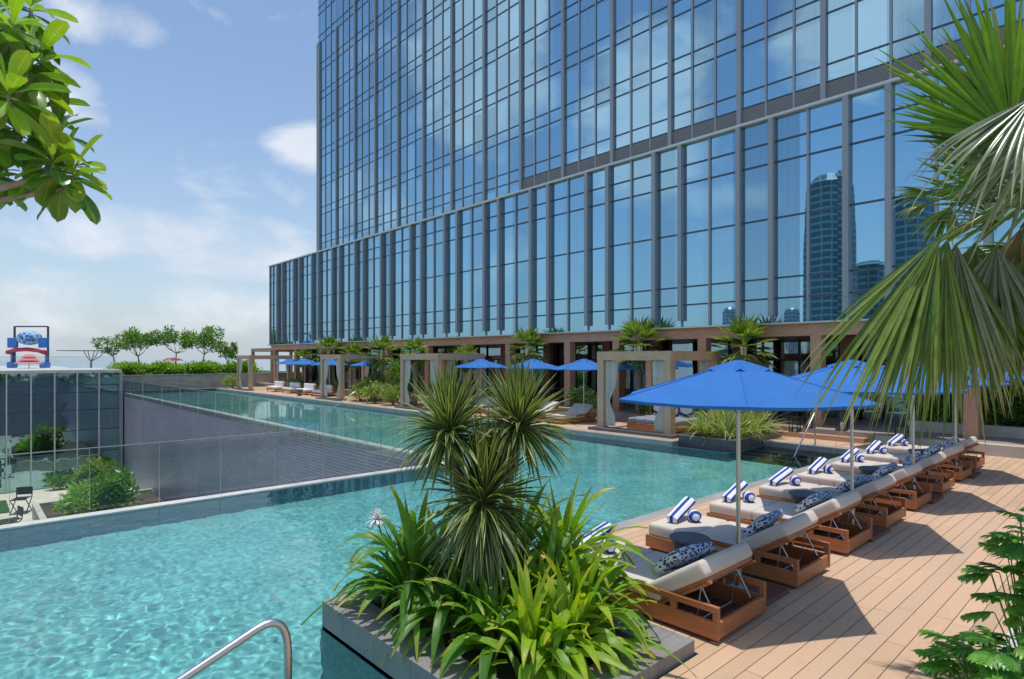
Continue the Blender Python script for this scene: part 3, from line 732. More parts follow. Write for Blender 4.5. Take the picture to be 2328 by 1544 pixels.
cl = [
 (3.36, 3.44, 60, .62, L_CRINB, .18, 'bright lime strap leaved lily clump nearest the camera in the stone planter'),
 (3.70, 3.36, 55, .58, L_CRINB, .15, 'lime lily clump at the deck side, just right of the nearest clump'),
 (4.0, 3.42, 60, .64, L_CRINB, .28, 'tall lime lily clump at the deck side middle of the planter'),
 (4.22, 3.62, 55, .58, L_CRIN, .16, 'green lily clump at the planter corner by the nearest lounger'),
 (4.38, 4.05, 64, .80, L_CRINB, .46, 'tallest lime lily clump, its leaves rising in front of the first lounger'),
 (3.85, 3.75, 50, .70, L_CRIN, .30, 'green lily clump between the dracaena and the deck side clumps'),
 (4.34, 4.65, 60, .78, L_CRIN, .42, 'lily clump at the lounger side beyond the tallest one'),
 (4.3, 5.25, 45, .62, L_CRIN, .2, 'dark green lily clump at the far pool side corner of the planter'),
 (3.32, 3.85, 55, .58, L_CRIN, .15, 'dark lily clump in the shade left of the nearest lime clump'),
 (3.30, 4.35, 55, .58, L_CRIN, .24, 'green lily clump below the dracaena skirt at its left'),
 (3.22, 4.90, 62, .76, L_CRIN, .40, 'green lily clump left of the dracaena with a white flower above'),
 (3.36, 5.28, 55, .62, L_CRIN, .18, 'lily clump at the planter corner over the water'),
 (3.75, 5.30, 50, .66, L_CRIN, .3, 'lily clump behind the dracaena at the water side')]
for x, y, n, L, mt, hh, lb in cl:
    t = strap_clump('lily_clump', lb, 'plant', (x, y, .06), int(n * .95), L * 1.2, .092, mt, hh * 1.45, (.12, 1.36), (.8, 2.4), .2, G, 8, .10, lily)
    if 'white flower' in lb:
        m = MB(); m.tube([(0, .05, .1), (-.12, .28, .6), (-.16, .42, .93)], [.012, .01, .008], 6); obj('flower_stalk', m, L_CRIN, t)
        m = MB()
        for i in range(120):
            q = rdir(rnd.uniform(0, 6.283), rnd.uniform(-.7, 1.5)); m.blade(V((-.16, .42, .93)), q, .12, .014, None, .8, 4, .1, rnd.random())
        obj('flower', m, m_leaf('white_petal', (.80, .76, .74), (.88, .86, .85), None, .5, .0), t)

# ================================================================ LOUNGERS
def make_lounger(label):
    """local x across (0..0.97), y from the rear (0) to the foot (2.02)"""
    W = .97; t = thing('sun_lounger', label, 'sun lounger', (0, 0, 0), 0, 'sun loungers in the row along the pool')
    m = MB(); m.box(.05, W - .05, .05, 1.97, 0, .045); bev(obj('plinth', m, BASEW, t), .004)
    panels = []
    for x in (0, W - .045):
        m = MB(); m.box(x, x + .045, .0, 2.02, .045, .205); m.box(x, x + .045, 0, 1.15, .285, .345); m.box(x, x + .045, 0, .055, .205, .285); m.box(x, x + .045, .44, .50, .205, .285); m.box(x, x + .045, 1.09, 1.15, .205, .285)
        sp_ = bev(obj('side_panel', m, TEAK, t), .005); panels.append(sp_)
    m = MB(); m.box(.047, W - .047, .006, .045, .05, .20); bev(obj('rear_panel', m, TEAK_X, t), .005)
    m = MB(); m.box(.047, W - .047, 1.975, 2.014, .05, .20); bev(obj('front_panel', m, TEAK_X, t), .005)
    m = MB(); m.box(.047, W - .047, .66, 1.97, .16, .198); m.box(.047, W - .047, .05, .06, .06, .07); obj('seat_board', m, TEAK_X, t)
    m = MB()
    for k in range(9): m.box(.047, W - .047, .08 + k * .1, .15 + k * .1, .048, .062)
    obj('inner_slats', m, BASEW, t)
    m = MB(); m.bevbox(.015, W - .015, .62, 1.31, .2, .365, .045, None, 3, .01); m.bevbox(.015, W - .015, 1.305, 2.0, .2, .365, .045, None, 3, .01); obj('seat_mattress', m, BEIGEC, t, smooth=True)
    # raised back: pivot at y=.92 z=.25, slope towards the rear
    ang = R(33); piv = V((0, .66, .235))
    M = Matrix.Translation(piv) @ Matrix.Rotation(-ang, 4, 'X')      # local -y points up the back
    m = MB(); m.box(.04, W - .04, -.62, 0, -.035, -.002, M); m.box(.03, .075, -.64, 0, -.065, -.0355, M); m.box(W - .075, W - .03, -.64, 0, -.065, -.0355, M); bb = bev(obj('back_board', m, TEAK, t), .005)
    m = MB(); m.bevbox(.01, W - .01, -.66, .03, 0, .16, .045, M, 4, .008); obj('back_mattress', m, BEIGEC, t, smooth=True)
    a = M @ V((.14, -.46, -.05)); b = M @ V((W - .14, -.46, -.05))
    m = MB(); m.tube([a, (.14, .60 - .30, .09), (W - .14, .30, .09), b, a], .009, 6); m.tube([(.14, .10, .19), a], .008, 5); m.tube([(W - .14, .10, .19), b], .008, 5)
    obj('support_strut', m, ALU_D, bb)
    for pk, x in enumerate((.09, W - .11)):
        m = MB(); m.box(x, x + .02, .10, .56, .0625, .079)
        for k in range(6): m.box(x + .001, x + .019, .12 + k * .07, .16 + k * .07, .078, .105)
        obj('notched_rack', m, TEAK, panels[pk])
    return t
LU = [5.03, 6.88, 8.53, 10.29, 11.88, 13.74, 15.44, 17.25]
words = ['nearest the big stone planter, foot hidden by leaves', 'second from the big stone planter, beyond the nearest umbrella pole', 'third from the big stone planter', 'fourth from the big stone planter, beyond the second umbrella pole',
         'fifth from the big stone planter', 'sixth from the big stone planter, beyond the third umbrella pole', 'second from the far end of the row', 'last at the far end of the row by the pool steps']
lab = lambda i: 'beige and teak lounger, ' + words[i]
lounger0 = make_lounger(lab(0)); lounger0.location = (LU[0], 2.73, 0)
for i in range(1, 8):
    dup(lounger0, (LU[i] + rnd.uniform(-.02, .02), 2.75 + .025 * i + rnd.uniform(-.02, .02), 0), rnd.uniform(-.012, .012), lab(i))
ordn = ['first', 'second', 'third', 'fourth', 'fifth', 'sixth', 'seventh', 'eighth']
# pillows
ang = R(33)
def make_pillow():
    m = MB(); m.bevbox(-.31, .31, -.19, .19, -.045, .045, .044, None, 4, .05); o = obj('pillow', m, IKAT, smooth=True); return o
p0 = make_pillow()
for i in range(8):
    o = p0 if i == 0 else p0.copy()
    if i: C.objects.link(o)
    o.location = (LU[i] + .47, 2.73 + .025 * i + .66 - .20 * math.cos(ang) + .25 * math.sin(ang), .235 + .20 * math.sin(ang) + .25 * math.cos(ang)); o.rotation_euler = (-ang - R(6), 0, rnd.uniform(-.28, .28))
    tag(o, 'patterned pillow on the back of the %s lounger from the stone planter' % ordn[i], 'pillow', 'patterned pillows on the lounger backs')
# towels
def make_towel():
    m = MB(); n = 14
    rows = []
    for j, x in enumerate([-.27, -.262, -.13, 0, .13, .262, .27]):
        k = .82 if j in (0, 6) else 1
        rows.append([m.vert((x, .085 * k * math.cos(a) * (1 + .05 * math.sin(3 * a)), .055 * k * math.sin(a))) for a in (2 * math.pi * q / n for q in range(n))])
    for j in range(6):
        for q in range(n): m.f.append([rows[j][q], rows[j][(q + 1) % n], rows[j + 1][(q + 1) % n], rows[j + 1][q]])
    m.f.append(list(reversed(rows[0]))); m.f.append(rows[-1]); return obj('rolled_towel', m, STRIPE, smooth=False)
def make_ball():
    m = MB(); nn = 12; rings = []
    for j in range(9):
        e = -math.pi / 2 + math.pi * j / 8; rings.append([m.vert((.10 * math.sin(e), .095 * math.cos(e) * math.cos(a) * (1 + .10 * math.sin(4 * a + j)), .085 * math.cos(e) * math.sin(a) * (1 + .1 * math.cos(3 * a + 2 * j)))) for a in (2 * math.pi * q / nn for q in range(nn))])
    for j in range(8):
        for q in range(nn): m.f.append([rings[j][q], rings[j][(q + 1) % nn], rings[j + 1][(q + 1) % nn], rings[j + 1][q]])
    return obj('towel_knot', m, STRIPE2, smooth=True)
tw = make_towel(); smooth_angle(tw, 50); tb = make_ball()
for i in range(8):
    o = tw if i == 0 else tw.copy(); b = tb if i == 0 else tb.copy()
    if i: C.objects.link(o); C.objects.link(b)
    yy = 2.73 + .025 * i + 1.80
    o.location = (LU[i] + .42 + rnd.uniform(-.04, .04), yy + rnd.uniform(-.04, .03), .51); o.rotation_euler = (R(12 + rnd.uniform(-5, 5)), -R(20), rnd.uniform(-.16, .16) + R(-4))
    b.location = (LU[i] + .49 + rnd.uniform(-.05, .04), yy - .20, .45); b.rotation_euler = (0, 0, rnd.uniform(-.4, .4) + .9)
    tag(o, 'striped rolled towel on the foot of the %s lounger from the stone planter' % ordn[i], 'towel', 'striped towels on the lounger feet')
    tag(b, 'small bunched towel beside the roll on the %s lounger from the stone planter' % ordn[i], 'towel', 'bunched towels on the lounger feet')
# tables
PU = [6.42, 9.9, 13.15, 16.5]
st = thing('side_table', 'round dark grey tapered side table beside the nearest umbrella pole', 'side table', (PU[0] + .02, 3.86, 0), 0, 'round grey tables between the loungers')
DG = simple('grey_moulded_table', (.10, .115, .13), .55, 0, .1, 4)
m = MB(); m.lathe((0, 0, 0), [(.11, 0), (.12, .02), (.21, .39), (.225, .425)], 28); smooth_angle(obj('pedestal', m, DG, st), 30)
m = MB(); m.lathe((0, 0, 0), [(.232, .426), (.24, .432), (.24, .452), (.234, .458)], 28); smooth_angle(obj('table_top', m, DG, st), 30)
for i, lb in ((1, 'round dark grey tapered side table beside the second umbrella pole'), (2, 'round dark grey tapered side table beside the third umbrella pole'), (3, 'round dark grey tapered side table beside the farthest pole of the lounger row')):
    dup(st, (PU[i], 3.88, 0), None, lb)

# ================================================================ UMBRELLAS
def make_umbrella(label, group, Rr=1.43, rim=2.17, top=2.585, base=True):
    t = thing('parasol', label, 'umbrella', (0, 0, 0), 0, group)
    if base:
        m = MB(); m.box(-.4, .4, -.4, .4, 0, .05); bp = bev(obj('base_plate', m, BASEW, t), .008)
        m = MB(); m.lathe((0, 0, 0), [(.1, .05), (.1, .065), (.04, .075), (.035, .36), (.028, .37)], 14); m.tube([(.035, 0, .25), (.075, 0, .25)], .012, 6); m.tube([(.035, 0, .32), (.08, 0, .32)], .01, 6); obj('base_sleeve', m, CHROME, bp)
    m = MB(); m.tube([(0, 0, .06), (0, 0, top + .0)], .024, 12); smooth_angle(obj('pole', m, ALU, t), 40)
    m = MB(); m.lathe((0, 0, 0), [(.03, top), (.02, top + .03), (.008, top + .05)], 10); obj('finial', m, BLACKM, t)
    def canopy(r0, z0, r1, z1, rings, sag, hem, n=6, sub=8):
        mb = MB(); N = n * sub; rows = []
        for j in range(rings + 1):
            f_ = j / rings; r = r0 + (r1 - r0) * f_; row = []
            for k in range(N):
                s_ = (k % sub) / sub; a0 = math.pi / 2 + (k // sub) * math.pi / 3; a1 = a0 + math.pi / 3
                p = V((math.cos(a0), math.sin(a0), 0)).lerp(V((math.cos(a1), math.sin(a1), 0)), s_)
                zc = z0 + (z1 - z0) * (f_ ** (.9 if r0 > .05 else 1.1)) - 4 * s_ * (1 - s_) * sag * f_ * 1
                p2 = p * r * (1 - 4 * s_ * (1 - s_) * sag * .55 * f_)
                zc += (.007 * mn.noise(V((p2.x * 5, p2.y * 5, 2))) + .004 * mn.noise(V((p2.x * 13, p2.y * 13, 5)))) * 4 * s_ * (1 - s_) * f_; row.append(mb.vert((p2.x, p2.y, zc)))
            rows.append(row)
        if hem:
            row = [mb.vert((mb.v[q][0] * .997, mb.v[q][1] * .997, mb.v[q][2] - hem)) for q in rows[-1]]; rows.append(row)
        for j in range(len(rows) - 1):
            for k in range(N): mb.f.append([rows[j][k], rows[j][(k + 1) % N], rows[j + 1][(k + 1) % N], rows[j + 1][k]])
        return mb
    mb = canopy(.12, top - .045, Rr, rim, 14, .02, .03)
    for k in range(6): mb.tube([V(mb.v[j * 48 + k * 8]) + V((0, 0, .002)) for j in range(1, 15, 2)], .007, 5)
    cpy = obj('canopy', mb, BLUE, t, smooth=True); cpy.data.set_sharp_from_angle(angle=R(12))
    mb = canopy(.02, top, .36, top - .095, 3, .05, .0); o = obj('vent_cap', mb, BLUE, cpy, smooth=True); o.data.set_sharp_from_angle(angle=R(12))
    for k in range(6):
        a = math.pi / 2 + k * math.pi / 3; c, s_ = math.cos(a), math.sin(a)
        m = MB(); m.tube([(c * .03, s_ * .03, top - .09), (c * Rr * .5, s_ * Rr * .5, (top - .06) * .46 + rim * .54 - .03), (c * Rr * .98, s_ * Rr * .98, rim - .012)], .008, 5); rb = obj('rib', m, ALU, t)
        m = MB(); m.tube([(c * .03, s_ * .03, rim - .18), (c * Rr * .5, s_ * Rr * .5, (top - .06) * .46 + rim * .54 - .03)], .006, 5); obj('stretcher', m, ALU, rb)
    return t
ul = ['big blue hexagonal parasol nearest the camera over the first two loungers', 'blue parasol second nearest, partly behind the palm fronds', 'blue parasol third nearest, behind the hanging palm fronds', 'blue parasol farthest in the lounger row']
um = make_umbrella(ul[0], 'blue parasols over the lounger row'); um.location = (PU[0] - .04, 3.22, 0)
for i in (1, 2, 3): dup(um, (PU[i], 3.2, 0), rnd.uniform(-.04, .04), ul[i])

# ================================================================ LARGE FAN PALM (right edge)
fp = thing('fan_palm', 'large fan palm with drooping leaves filling the right edge', 'palm tree', (5.45, .70, 0))
def W(x, y, dd):   # a point seen at photo position x, y at depth dd, used once to place the leaves of this palm
    r = (x - 1164) / 1365; return V((dd * (.7364 * r + .6765), dd * (.7364 - .6765 * r), EYE - (y - 815) * dd / 1365))
crown = W(2425, 440, 4.5)
m = MB(); m.tube([(crown.x + .1, crown.y - .02, 0), (crown.x + .06, crown.y, 1.6), (crown.x, crown.y, crown.z - .2), crown], [.17, .15, .13, .08], 14); obj('trunk', m, BARK, fp, True, True)
fans = [
 ((2300, 310), (2245, -90), 4.2, 4.1, 1.0, 44, 2.3, .08, L_PALMB),
 ((2260, 330), (2100, 110), 4.5, 4.6, .95, 30, 1.8, .5, L_PALM),
 ((2300, 250), (2170, -20), 4.35, 4.4, 1.0, 30, 1.7, .2, L_PALM),
 ((2270, 400), (2075, 380), 4.7, 4.85, 1.0, 30, 1.8, .5, L_PALMB),
 ((2290, 500), (2110, 470), 4.8, 4.9, .95, 28, 1.7, .6, L_PALM),
 ((2260, 460), (2100, 300), 4.9, 5.0, .9, 26, 1.7, .5, L_PALM),
 ((2350, 220), (2190, 420), 3.7, 3.6, 1.3, 36, 1.7, 2.4, L_PALMS),
 ((2390, 250), (2320, 580), 3.8, 3.75, 1.15, 32, 1.5, 1.0, L_PALMS),
 ((2128, 545), (1960, 810), 4.2, 4.15, 1.62, 24, .62, 1.2, L_PALM),
 ((2135, 550), (2035, 830), 4.12, 4.1, 1.62, 24, .60, 1.3, L_PALM),
 ((2150, 552), (2120, 860), 4.15, 4.15, 1.50, 26, .62, 1.2, L_PALM),
 ((2175, 556), (2200, 870), 4.2, 4.2, 1.38, 24, .60, 1.2, L_PALMS),
 ((2155, 545), (2070, 820), 4.35, 4.35, 1.5, 34, .95, 1.5, L_PALM),
 ((2170, 560), (2140, 870), 4.5, 4.5, 1.45, 36, 1.2, 1.1, L_PALM),
 ((2215, 555), (2240, 860), 4.6, 4.6, 1.35, 34, 1.3, 2.0, L_PALM),
 ((2265, 560), (2250, 840), 4.4, 4.4, 1.1, 26, 1.2, .9, L_PALMS),
 ((2330, 590), (2300, 860), 4.5, 4.5, 1.25, 30, 1.7, 1.8, L_PALM),
 ((2320, 520), (2285, 790), 4.7, 4.7, 1.1, 18, 1.2, .9, L_PALMD),
 ((2110, 460), (2040, 500), 5.0, 5.05, 1.1, 14, 1.2, 2.4, L_PALM),
 ((2120, 440), (2010, 440), 5.0, 5.0, 1.0, 12, .8, 1.6, L_PALM),
 ((2160, 470), (2110, 560), 5.0, 5.0, 1.2, 16, 1.4, 1.6, L_PALM),
 ((2300, 660), (2260, 870), 4.9, 4.9, 1.0, 16, 1.2, .8, L_PALMD),
 ((2340, 700), (2320, 900), 4.9, 4.9, 1.1, 24, 1.4, .8, L_PALM),
 ((2200, 570), (2160, 830), 4.8, 4.8, 1.4, 30, 1.5, .9, L_PALM),
 ((2290, 600), (2270, 860), 4.7, 4.7, 1.2, 28, 1.3, .9, L_PALMS),
 ((2250, 380), (2130, 220), 4.6, 4.7, 1.0, 28, 1.7, .4, L_PALM),
 ((2320, 430), (2200, 430), 5.0, 5.0, 1.2, 34, 2.6, .6, L_PALM),
 ((2330, 330), (2230, 330), 5.1, 5.1, 1.3, 34, 2.8, .5, L_PALM),
 ((2330, 560), (2230, 640), 5.1, 5.1, 1.3, 34, 2.4, .8, L_PALM),
 ((2280, 640), (2190, 700), 5.2, 5.2, 1.4, 34, 2.2, .9, L_PALM),
 ((2250, 640), (2200, 830), 4.95, 4.95, 1.2, 16, 1.1, .8, L_PALMD)]
for (hx, hy), (tx, ty), d0, d1, sc_, n, sp, dr, mt in fans:
    h = W(hx, hy, d0); tp = W(tx, ty, d1); ax = tp - h; Rr = ax.length * sc_
    tocam = (V((0, 0, EYE)) - h).normalized(); nn = (tocam * .8 + V((rnd.uniform(-.25, .25), rnd.uniform(-.25, .25), .6)))
    mb = MB(); fan(mb, h, ax, nn, Rr, n, sp, dr, 8); obj('leaf', mb, mt, fp, True, True)
    m = MB(); m.tube([crown, crown.lerp(h, .5) + V((0, 0, .10)), h], [.022, .016, .010], 7); obj('leaf_stalk', m, L_PALM, fp, True, True)

# ================================================================ ALMOND BRANCHES (top left)
at = thing('almond_tree', 'leafy branches of a large leaved tree reaching in at top left', 'tree', (-1.6, 5.2, -.2))
m = MB(); tb0 = W(-260, 420, 3.2); m.tube([(-1.6, 5.2, -.2), (-1.55, 4.6, 1.5), tb0], [.12, .10, .07], 10)
ro = [(30, 60, 3.0), (70, 20, 3.3), (-40, 120, 2.9), (20, 215, 2.8), (-40, 300, 3.0), (40, 300, 3.1), (120, 370, 3.0), (60, 390, 3.2), (-30, 400, 3.2), (80, 250, 3.3), (10, 130, 3.4), (-80, 30, 3.2), (140, 395, 3.25), (95, 130, 3.2), (60, 170, 3.0), (130, 300, 3.3), (165, 400, 3.1)]
mb = MB()
def obov(t): return max(.05, math.sin(math.pi * min(1, (t * .93) ** 1.45)) ** .75) if t < 1 else .02
for k, (rx, ry, dd) in enumerate(ro):
    c = W(rx, ry, dd); m.tube([tb0, tb0.lerp(c, .5) + V((0, 0, -.12)), c - V((0, 0, .06)), c], [.035, .022, .012, .008], 7)
    for i in range(15):
        a = i * 2.4 + k; e = R(75) - R(135) * (i / 15) ** .9; mb.blade(c + V((0, 0, .02 - .07 * i / 15)), rdir(a, e), rnd.uniform(.18, .27), rnd.uniform(.066, .09), obov, rnd.uniform(.3, 1.0), 11, .14, rnd.random() ** (.8 if e > .3 else 1.6), rnd.uniform(-.3, .3), .03)
obj('branch', m, BARKG, at, True, True); obj('foliage', mb, L_ALM, at, True, True)

# ================================================================ LOBED SHRUB (bottom right)
def lobed(mb, p, d, Rr, n=9, tone=.5):
    d = V(d).normalized(); up = V((0, 0, 1)); sd = d.cross(up).normalized(); mb.attr = True
    mid = p + d * Rr * .5 + V((0, 0, -Rr * .05))
    n = 5
    for j in range(n):
        f_ = (j + 1) / n; q = p + d * Rr * f_ * .8 + V((0, 0, -.15 * Rr * f_ * f_))
        for s_ in (-1, 1):
            dr = (d * (.55 + .5 * f_) + sd * s_ * (1 - .35 * f_) + V((0, 0, -.1))).normalized(); L = Rr * (.55 * math.sin(math.pi * (.18 + .72 * f_)) + .06)
            mb.blade(q, dr, L, Rr * .21, None, .7, 4, .1, tone)
    mb.blade(p, d, Rr * 1.05, Rr * .22, None, .4, 5, .1, tone)
def lobed_shrub(label, loc, n, hgt, Rr, spread, cat='shrub', gap=None):
    t = thing('lobed_shrub', label, cat, loc, 0, 'lobed leaf shrubs beside the deck'); mb = MB(); m = MB()
    for i in range(n):
        a = rnd.uniform(0, 6.283); q = spread * math.sqrt(rnd.random()); h = hgt * rnd.uniform(.45, 1) * (1 - .35 * (q / spread) ** 2)
        b = V((math.cos(a) * q, math.sin(a) * q, h)); m.tube([(b.x * .3, b.y * .3, 0), (b.x * .8, b.y * .8, h * .7), b], [.008, .006, .004], 5)
        a2 = a + rnd.uniform(-.9, .9); lobed(mb, b, rdir(a2, rnd.uniform(-.2, .45)), Rr * rnd.uniform(.7, 1.15), 7, rnd.random())
    obj('stems', m, L_LOBE, t); obj('leaves', mb, L_LOBE, t); return t
lobed_shrub('lobed green shrub in the bottom right corner beside the deck', (5.42, .74, 0), 110, .66, .20, .42)
lobed_shrub('taller lobed green shrub at the right edge above the corner one', (6.35, .66, 0), 90, 1.5, .23, .34)
m = MB(); m.box(4.2, 8.7, -2.6, 1.0, .004, .03); struct('gravel_bed', m, CONC)

# ================================================================ CABANAS
def cabana(label, x0, y0, x1, y1, z0, h=2.85, curt=True):
    t = thing('cabana', label, 'cabana', ((x0 + x1) / 2, (y0 + y1) / 2, z0), 0, 'timber cabanas on the pool terrace')
    s = .27
    for a, b in ((x0, y0), (x0, y1 - s), (x1 - s, y0), (x1 - s, y1 - s)):
        m = MB(); m.box(a, a + s, b, b + s, z0, z0 + h - .32); obj('post', m, TANW, t, True)
    m = MB()
    for b in (y0, y1 - s): m.box(x0 - .01, x1 + .01, b - .01, b + s + .01, z0 + h - .319, z0 + h)
    obj('side_beam', m, TANH, t, True)
    m = MB()
    for a in (x0, x1 - s): m.box(a - .008, a + s + .008, y0 + s + .011, y1 - s - .011, z0 + h - .317, z0 + h - .003)
    obj('cross_beam', m, TANH, t, True)
    m = MB(); k = y0 + .55
    while k < y1 - .5: m.box(x0 + s + .009, x1 - s - .009, k, k + .07, z0 + h - .2, z0 + h - .06); k += .45
    obj('roof_slats', m, TANH, t, True)
    if curt:
        for (a, b, sg) in ((x0 + .12, y1 - s, -1), (x0 + .12, y0 + s, 1), (x1 - .15, y1 - s, -1), (x1 - .15, y0 + s, 1)):
            mb = MB(); rows = []; n = 18
            for j in range(11):
                f_ = j / 10; zz = z0 + h - .34 - (h - .5) * f_; wd = .52 * (1 - .62 * math.exp(-((f_ - .62) / .16) ** 2)) * (1 - .15 * f_)
                rows.append([mb.vert((a + .045 * math.sin(q * 1.9 + j * .1) * (1 - .3 * f_), b + sg * (.02 + wd * q / n), zz)) for q in range(n + 1)])
            for j in range(10):
                for q in range(n): mb.f.append([rows[j][q], rows[j][q + 1], rows[j + 1][q + 1], rows[j + 1][q]])
            obj('curtain', mb, CURT, t, True, True)
    return t
cabana('timber cabana with white curtains and striped daybed behind the nearest parasol', 17.2, 11.0, 20.5, 14.1, 0)
cabana('timber cabana with white curtains beyond the dracaena heads', 17.2, 24.1, 20.2, 27.5, 0)
cabana('timber cabana beside the bushy planting, third along the pool', 17.2, 34.3, 20.4, 37.1, 0)
cabana('timber cabana at the far end of the pool arm', 17.2, 50.0, 20.6, 53.1, 0)
cabana('high timber pergola behind the farthest cabana', 21.8, 57.6, 26, 63, .3, 3.3, False)
m = MB(); m.box(16.9, 17.55, 10.75, 14.3, 0, .10); m.box(16.9, 17.55, 24, 27.6, 0, .08); m.box(16.9, 17.55, 34.2, 37.2, 0, .08); m.box(16.9, 17.55, 49.9, 53.2, 0, .08)
struct('plinth', m, DARKSTONE)
# daybed in the near cabana
t = thing('daybed', 'low daybed with grey mattress and striped cushions inside the nearest cabana', 'daybed', (18.6, 12.2, 0))
m = MB(); m.box(17.9, 19.9, 11.35, 13.3, .05, .28); bev(obj('frame', m, TEAK, t, True), .01)
m = MB(); m.bevbox(17.92, 19.88, 11.37, 13.28, .28, .45, .05, None, 3, .01); obj('mattress', m, GREYC, t, True, True)
for i, (a, b) in enumerate(((19.5, 11.8), (19.45, 12.4), (19.5, 12.95))):
    M = Matrix.Translation((a, b, .68)) @ Matrix.Rotation(R(68), 4, 'Y') @ Matrix.Rotation(.1 * i, 4, 'Z'); m = MB(); m.bevbox(-.24, .24, -.26, .26, -.05, .05, .045, M, 3, .05); obj('cushion', m, STRIPE3, t, True, True)
# loungers on the terrace (backs towards the arcade, feet to the pool)
def far_lounger(label, loc, rz, mat=None):
    o = dup(lounger0, loc, rz, label, 'loungers on the arcade terrace')
    return o
FL = [((17.35, 15.0), 'teak lounger on the terrace just left of the nearest cabana'), ((17.35, 16.9), 'teak lounger on the terrace, second left of the nearest cabana'), ((17.4, 18.8), 'teak lounger on the terrace, third left of the nearest cabana'), ((17.4, 21.0), 'teak lounger on the terrace, close to the second cabana')]
for (x, y), lb in FL:
    far_lounger(lb, (x + 2.02, y + .97, 0), R(90) + R(180) - R(180), None).rotation_euler = (0, 0, R(90))
# white sofas on the far terrace
so_ = thing('terrace_sofa', 'white cushioned sofa nearest the third cabana on the far terrace', 'sofa', (18.0, 38.6, 0), 0, 'white sofas on the far terrace')
m = MB(); m.box(0, .85, 0, 1.7, .16, .24); m.box(.8, .85, 0, 1.7, .24, .72); obj('frame', m, TEAK, so_)
for (a, b) in ((.02, .03), (.76, .03), (.02, 1.6), (.76, 1.6)):
    m = MB(); m.box(a, a + .06, b, b + .06, 0, .16); obj('leg', m, TEAK, so_)
m = MB(); m.bevbox(.02, .8, .02, .85, .24, .42, .05); m.bevbox(.02, .8, .86, 1.68, .24, .42, .05); obj('seat_cushion', m, WHITEC, so_, smooth=True)
m = MB(); m.bevbox(.60, .79, .02, .85, .42, .78, .05); m.bevbox(.60, .79, .86, 1.68, .42, .78, .05); obj('back_cushion', m, WHITEC, so_, smooth=True)
for y, lb in ((41.0, 'white cushioned sofa, second beyond the third cabana'), (43.6, 'white cushioned sofa, third beyond the third cabana'), (46.6, 'white cushioned sofa nearest the farthest cabana')): dup(so_, (17.9, y, 0), 0, lb)
st2 = dup(st, (17.3, 40.6, 0), None, 'small round grey table among the white sofas'); st2['group'] = 'tables on the far terrace'
# terrace parasols
TU = [((18.9, 16.2), 'blue parasol on the terrace just left of the nearest cabana'), ((19.2, 19.5), 'blue parasol on the terrace, middle of the three left of the nearest cabana'), ((19.2, 23.2), 'blue parasol on the terrace next to the second cabana'),
      ((18.9, 33.4), 'blue parasol half hidden behind the third cabana'), ((19.0, 39.5), 'blue parasol over the white sofas, right one of the pair'), ((19.3, 44.3), 'blue parasol over the white sofas, left one of the pair'), ((20.2, 49.0), 'small blue parasol far back near the farthest cabana')]
for (x, y), lb in TU: dup(um, (x, y, 0), rnd.uniform(0, 1), lb, 'blue parasols on the arcade terrace', 1.0)
for (x, y), lb in (((22.2, 2.2), 'blue parasol at the right edge behind the palm fronds'), ((19.9, 4.9), 'blue parasol behind the palm fronds by the pool steps'), ((21.4, 15.0), 'blue parasol under the arcade behind the nearest cabana')): dup(um, (x, y, .02), .4, lb, 'blue parasols on the arcade terrace')

# ================================================================ FAR PLANTER, HANDRAILS, LANTERNS
t = thing('stone_planter', 'dark stone planter with variegated plants beside the pool steps', 'planter', (18.4, 9.5, 0))
m = MB(); m.box(16.75, 17.0, 8.59, 10.44, -1.6, .17); m.box(19.76, 20.01, 8.59, 10.44, -.3, .17); m.box(17.0, 19.76, 8.59, 8.84, -1.6, .17); m.box(17.0, 19.76, 10.19, 10.44, -.3, .17); obj('rim', m, DARKSTONE, t, True)
m = MB(); m.box(17.0, 19.76, 8.84, 10.19, -.1, .12); obj('soil', m, SOIL, t, True)
k = 0
for x in (17.35, 18.1, 18.9, 19.5):
    for y in (9.1, 9.85):
        k += 1; strap_clump('variegated_plant', 'yellow green variegated clump in the dark planter, %s from the water on the %s side' % (['first', 'second', 'third', 'fourth'][(k - 1) // 2], 'step' if y < 9.5 else 'cabana'), 'plant', (x, y, .12), 70, 1.0, .055, L_VAR, .15, (.1, 1.2), (.6, 1.9), .3, 'variegated clumps in the dark planter', 5, .05)
def rail(label, pts, r=.024, group=None):
    t = thing('handrail', label, 'handrail', pts[0], 0, group); m = MB(); m.tube(pts, r, 12); obj('rail', m, CHROME, t, True, True); return t
def arc(p0, p1, p2, n=6):
    p0, p1, p2 = V(p0), V(p1), V(p2); return [p0 * (1 - s) ** 2 + p1 * 2 * s * (1 - s) + p2 * s * s for s in [i / n for i in range(n + 1)]]
rail('polished steel handrail in the foreground water at the bottom edge', [(1.60, 3.94, -1.4)] + arc((1.60, 3.94, .64), (1.60, 3.94, .94), (1.40, 3.95, .86), 8) + [(.3, 3.98, .42), (-1.2, 4.02, -.20)], .027)
rail('thin steel handrail over the dark pool steps', [(18.85, 7.1, 0)] + arc((18.85, 7.1, .93), (18.85, 7.1, 1.0), (18.78, 7.1, .95)) + [(17.2, 7.1, -.3)], .022)
rail('thin steel handrail on the far pool edge by the bushes', [(16.9, 31.6, 0)] + arc((16.9, 31.6, .6), (16.9, 31.6, .72), (16.7, 31.6, .66)) + [(15.2, 31.6, -.3)], .025)
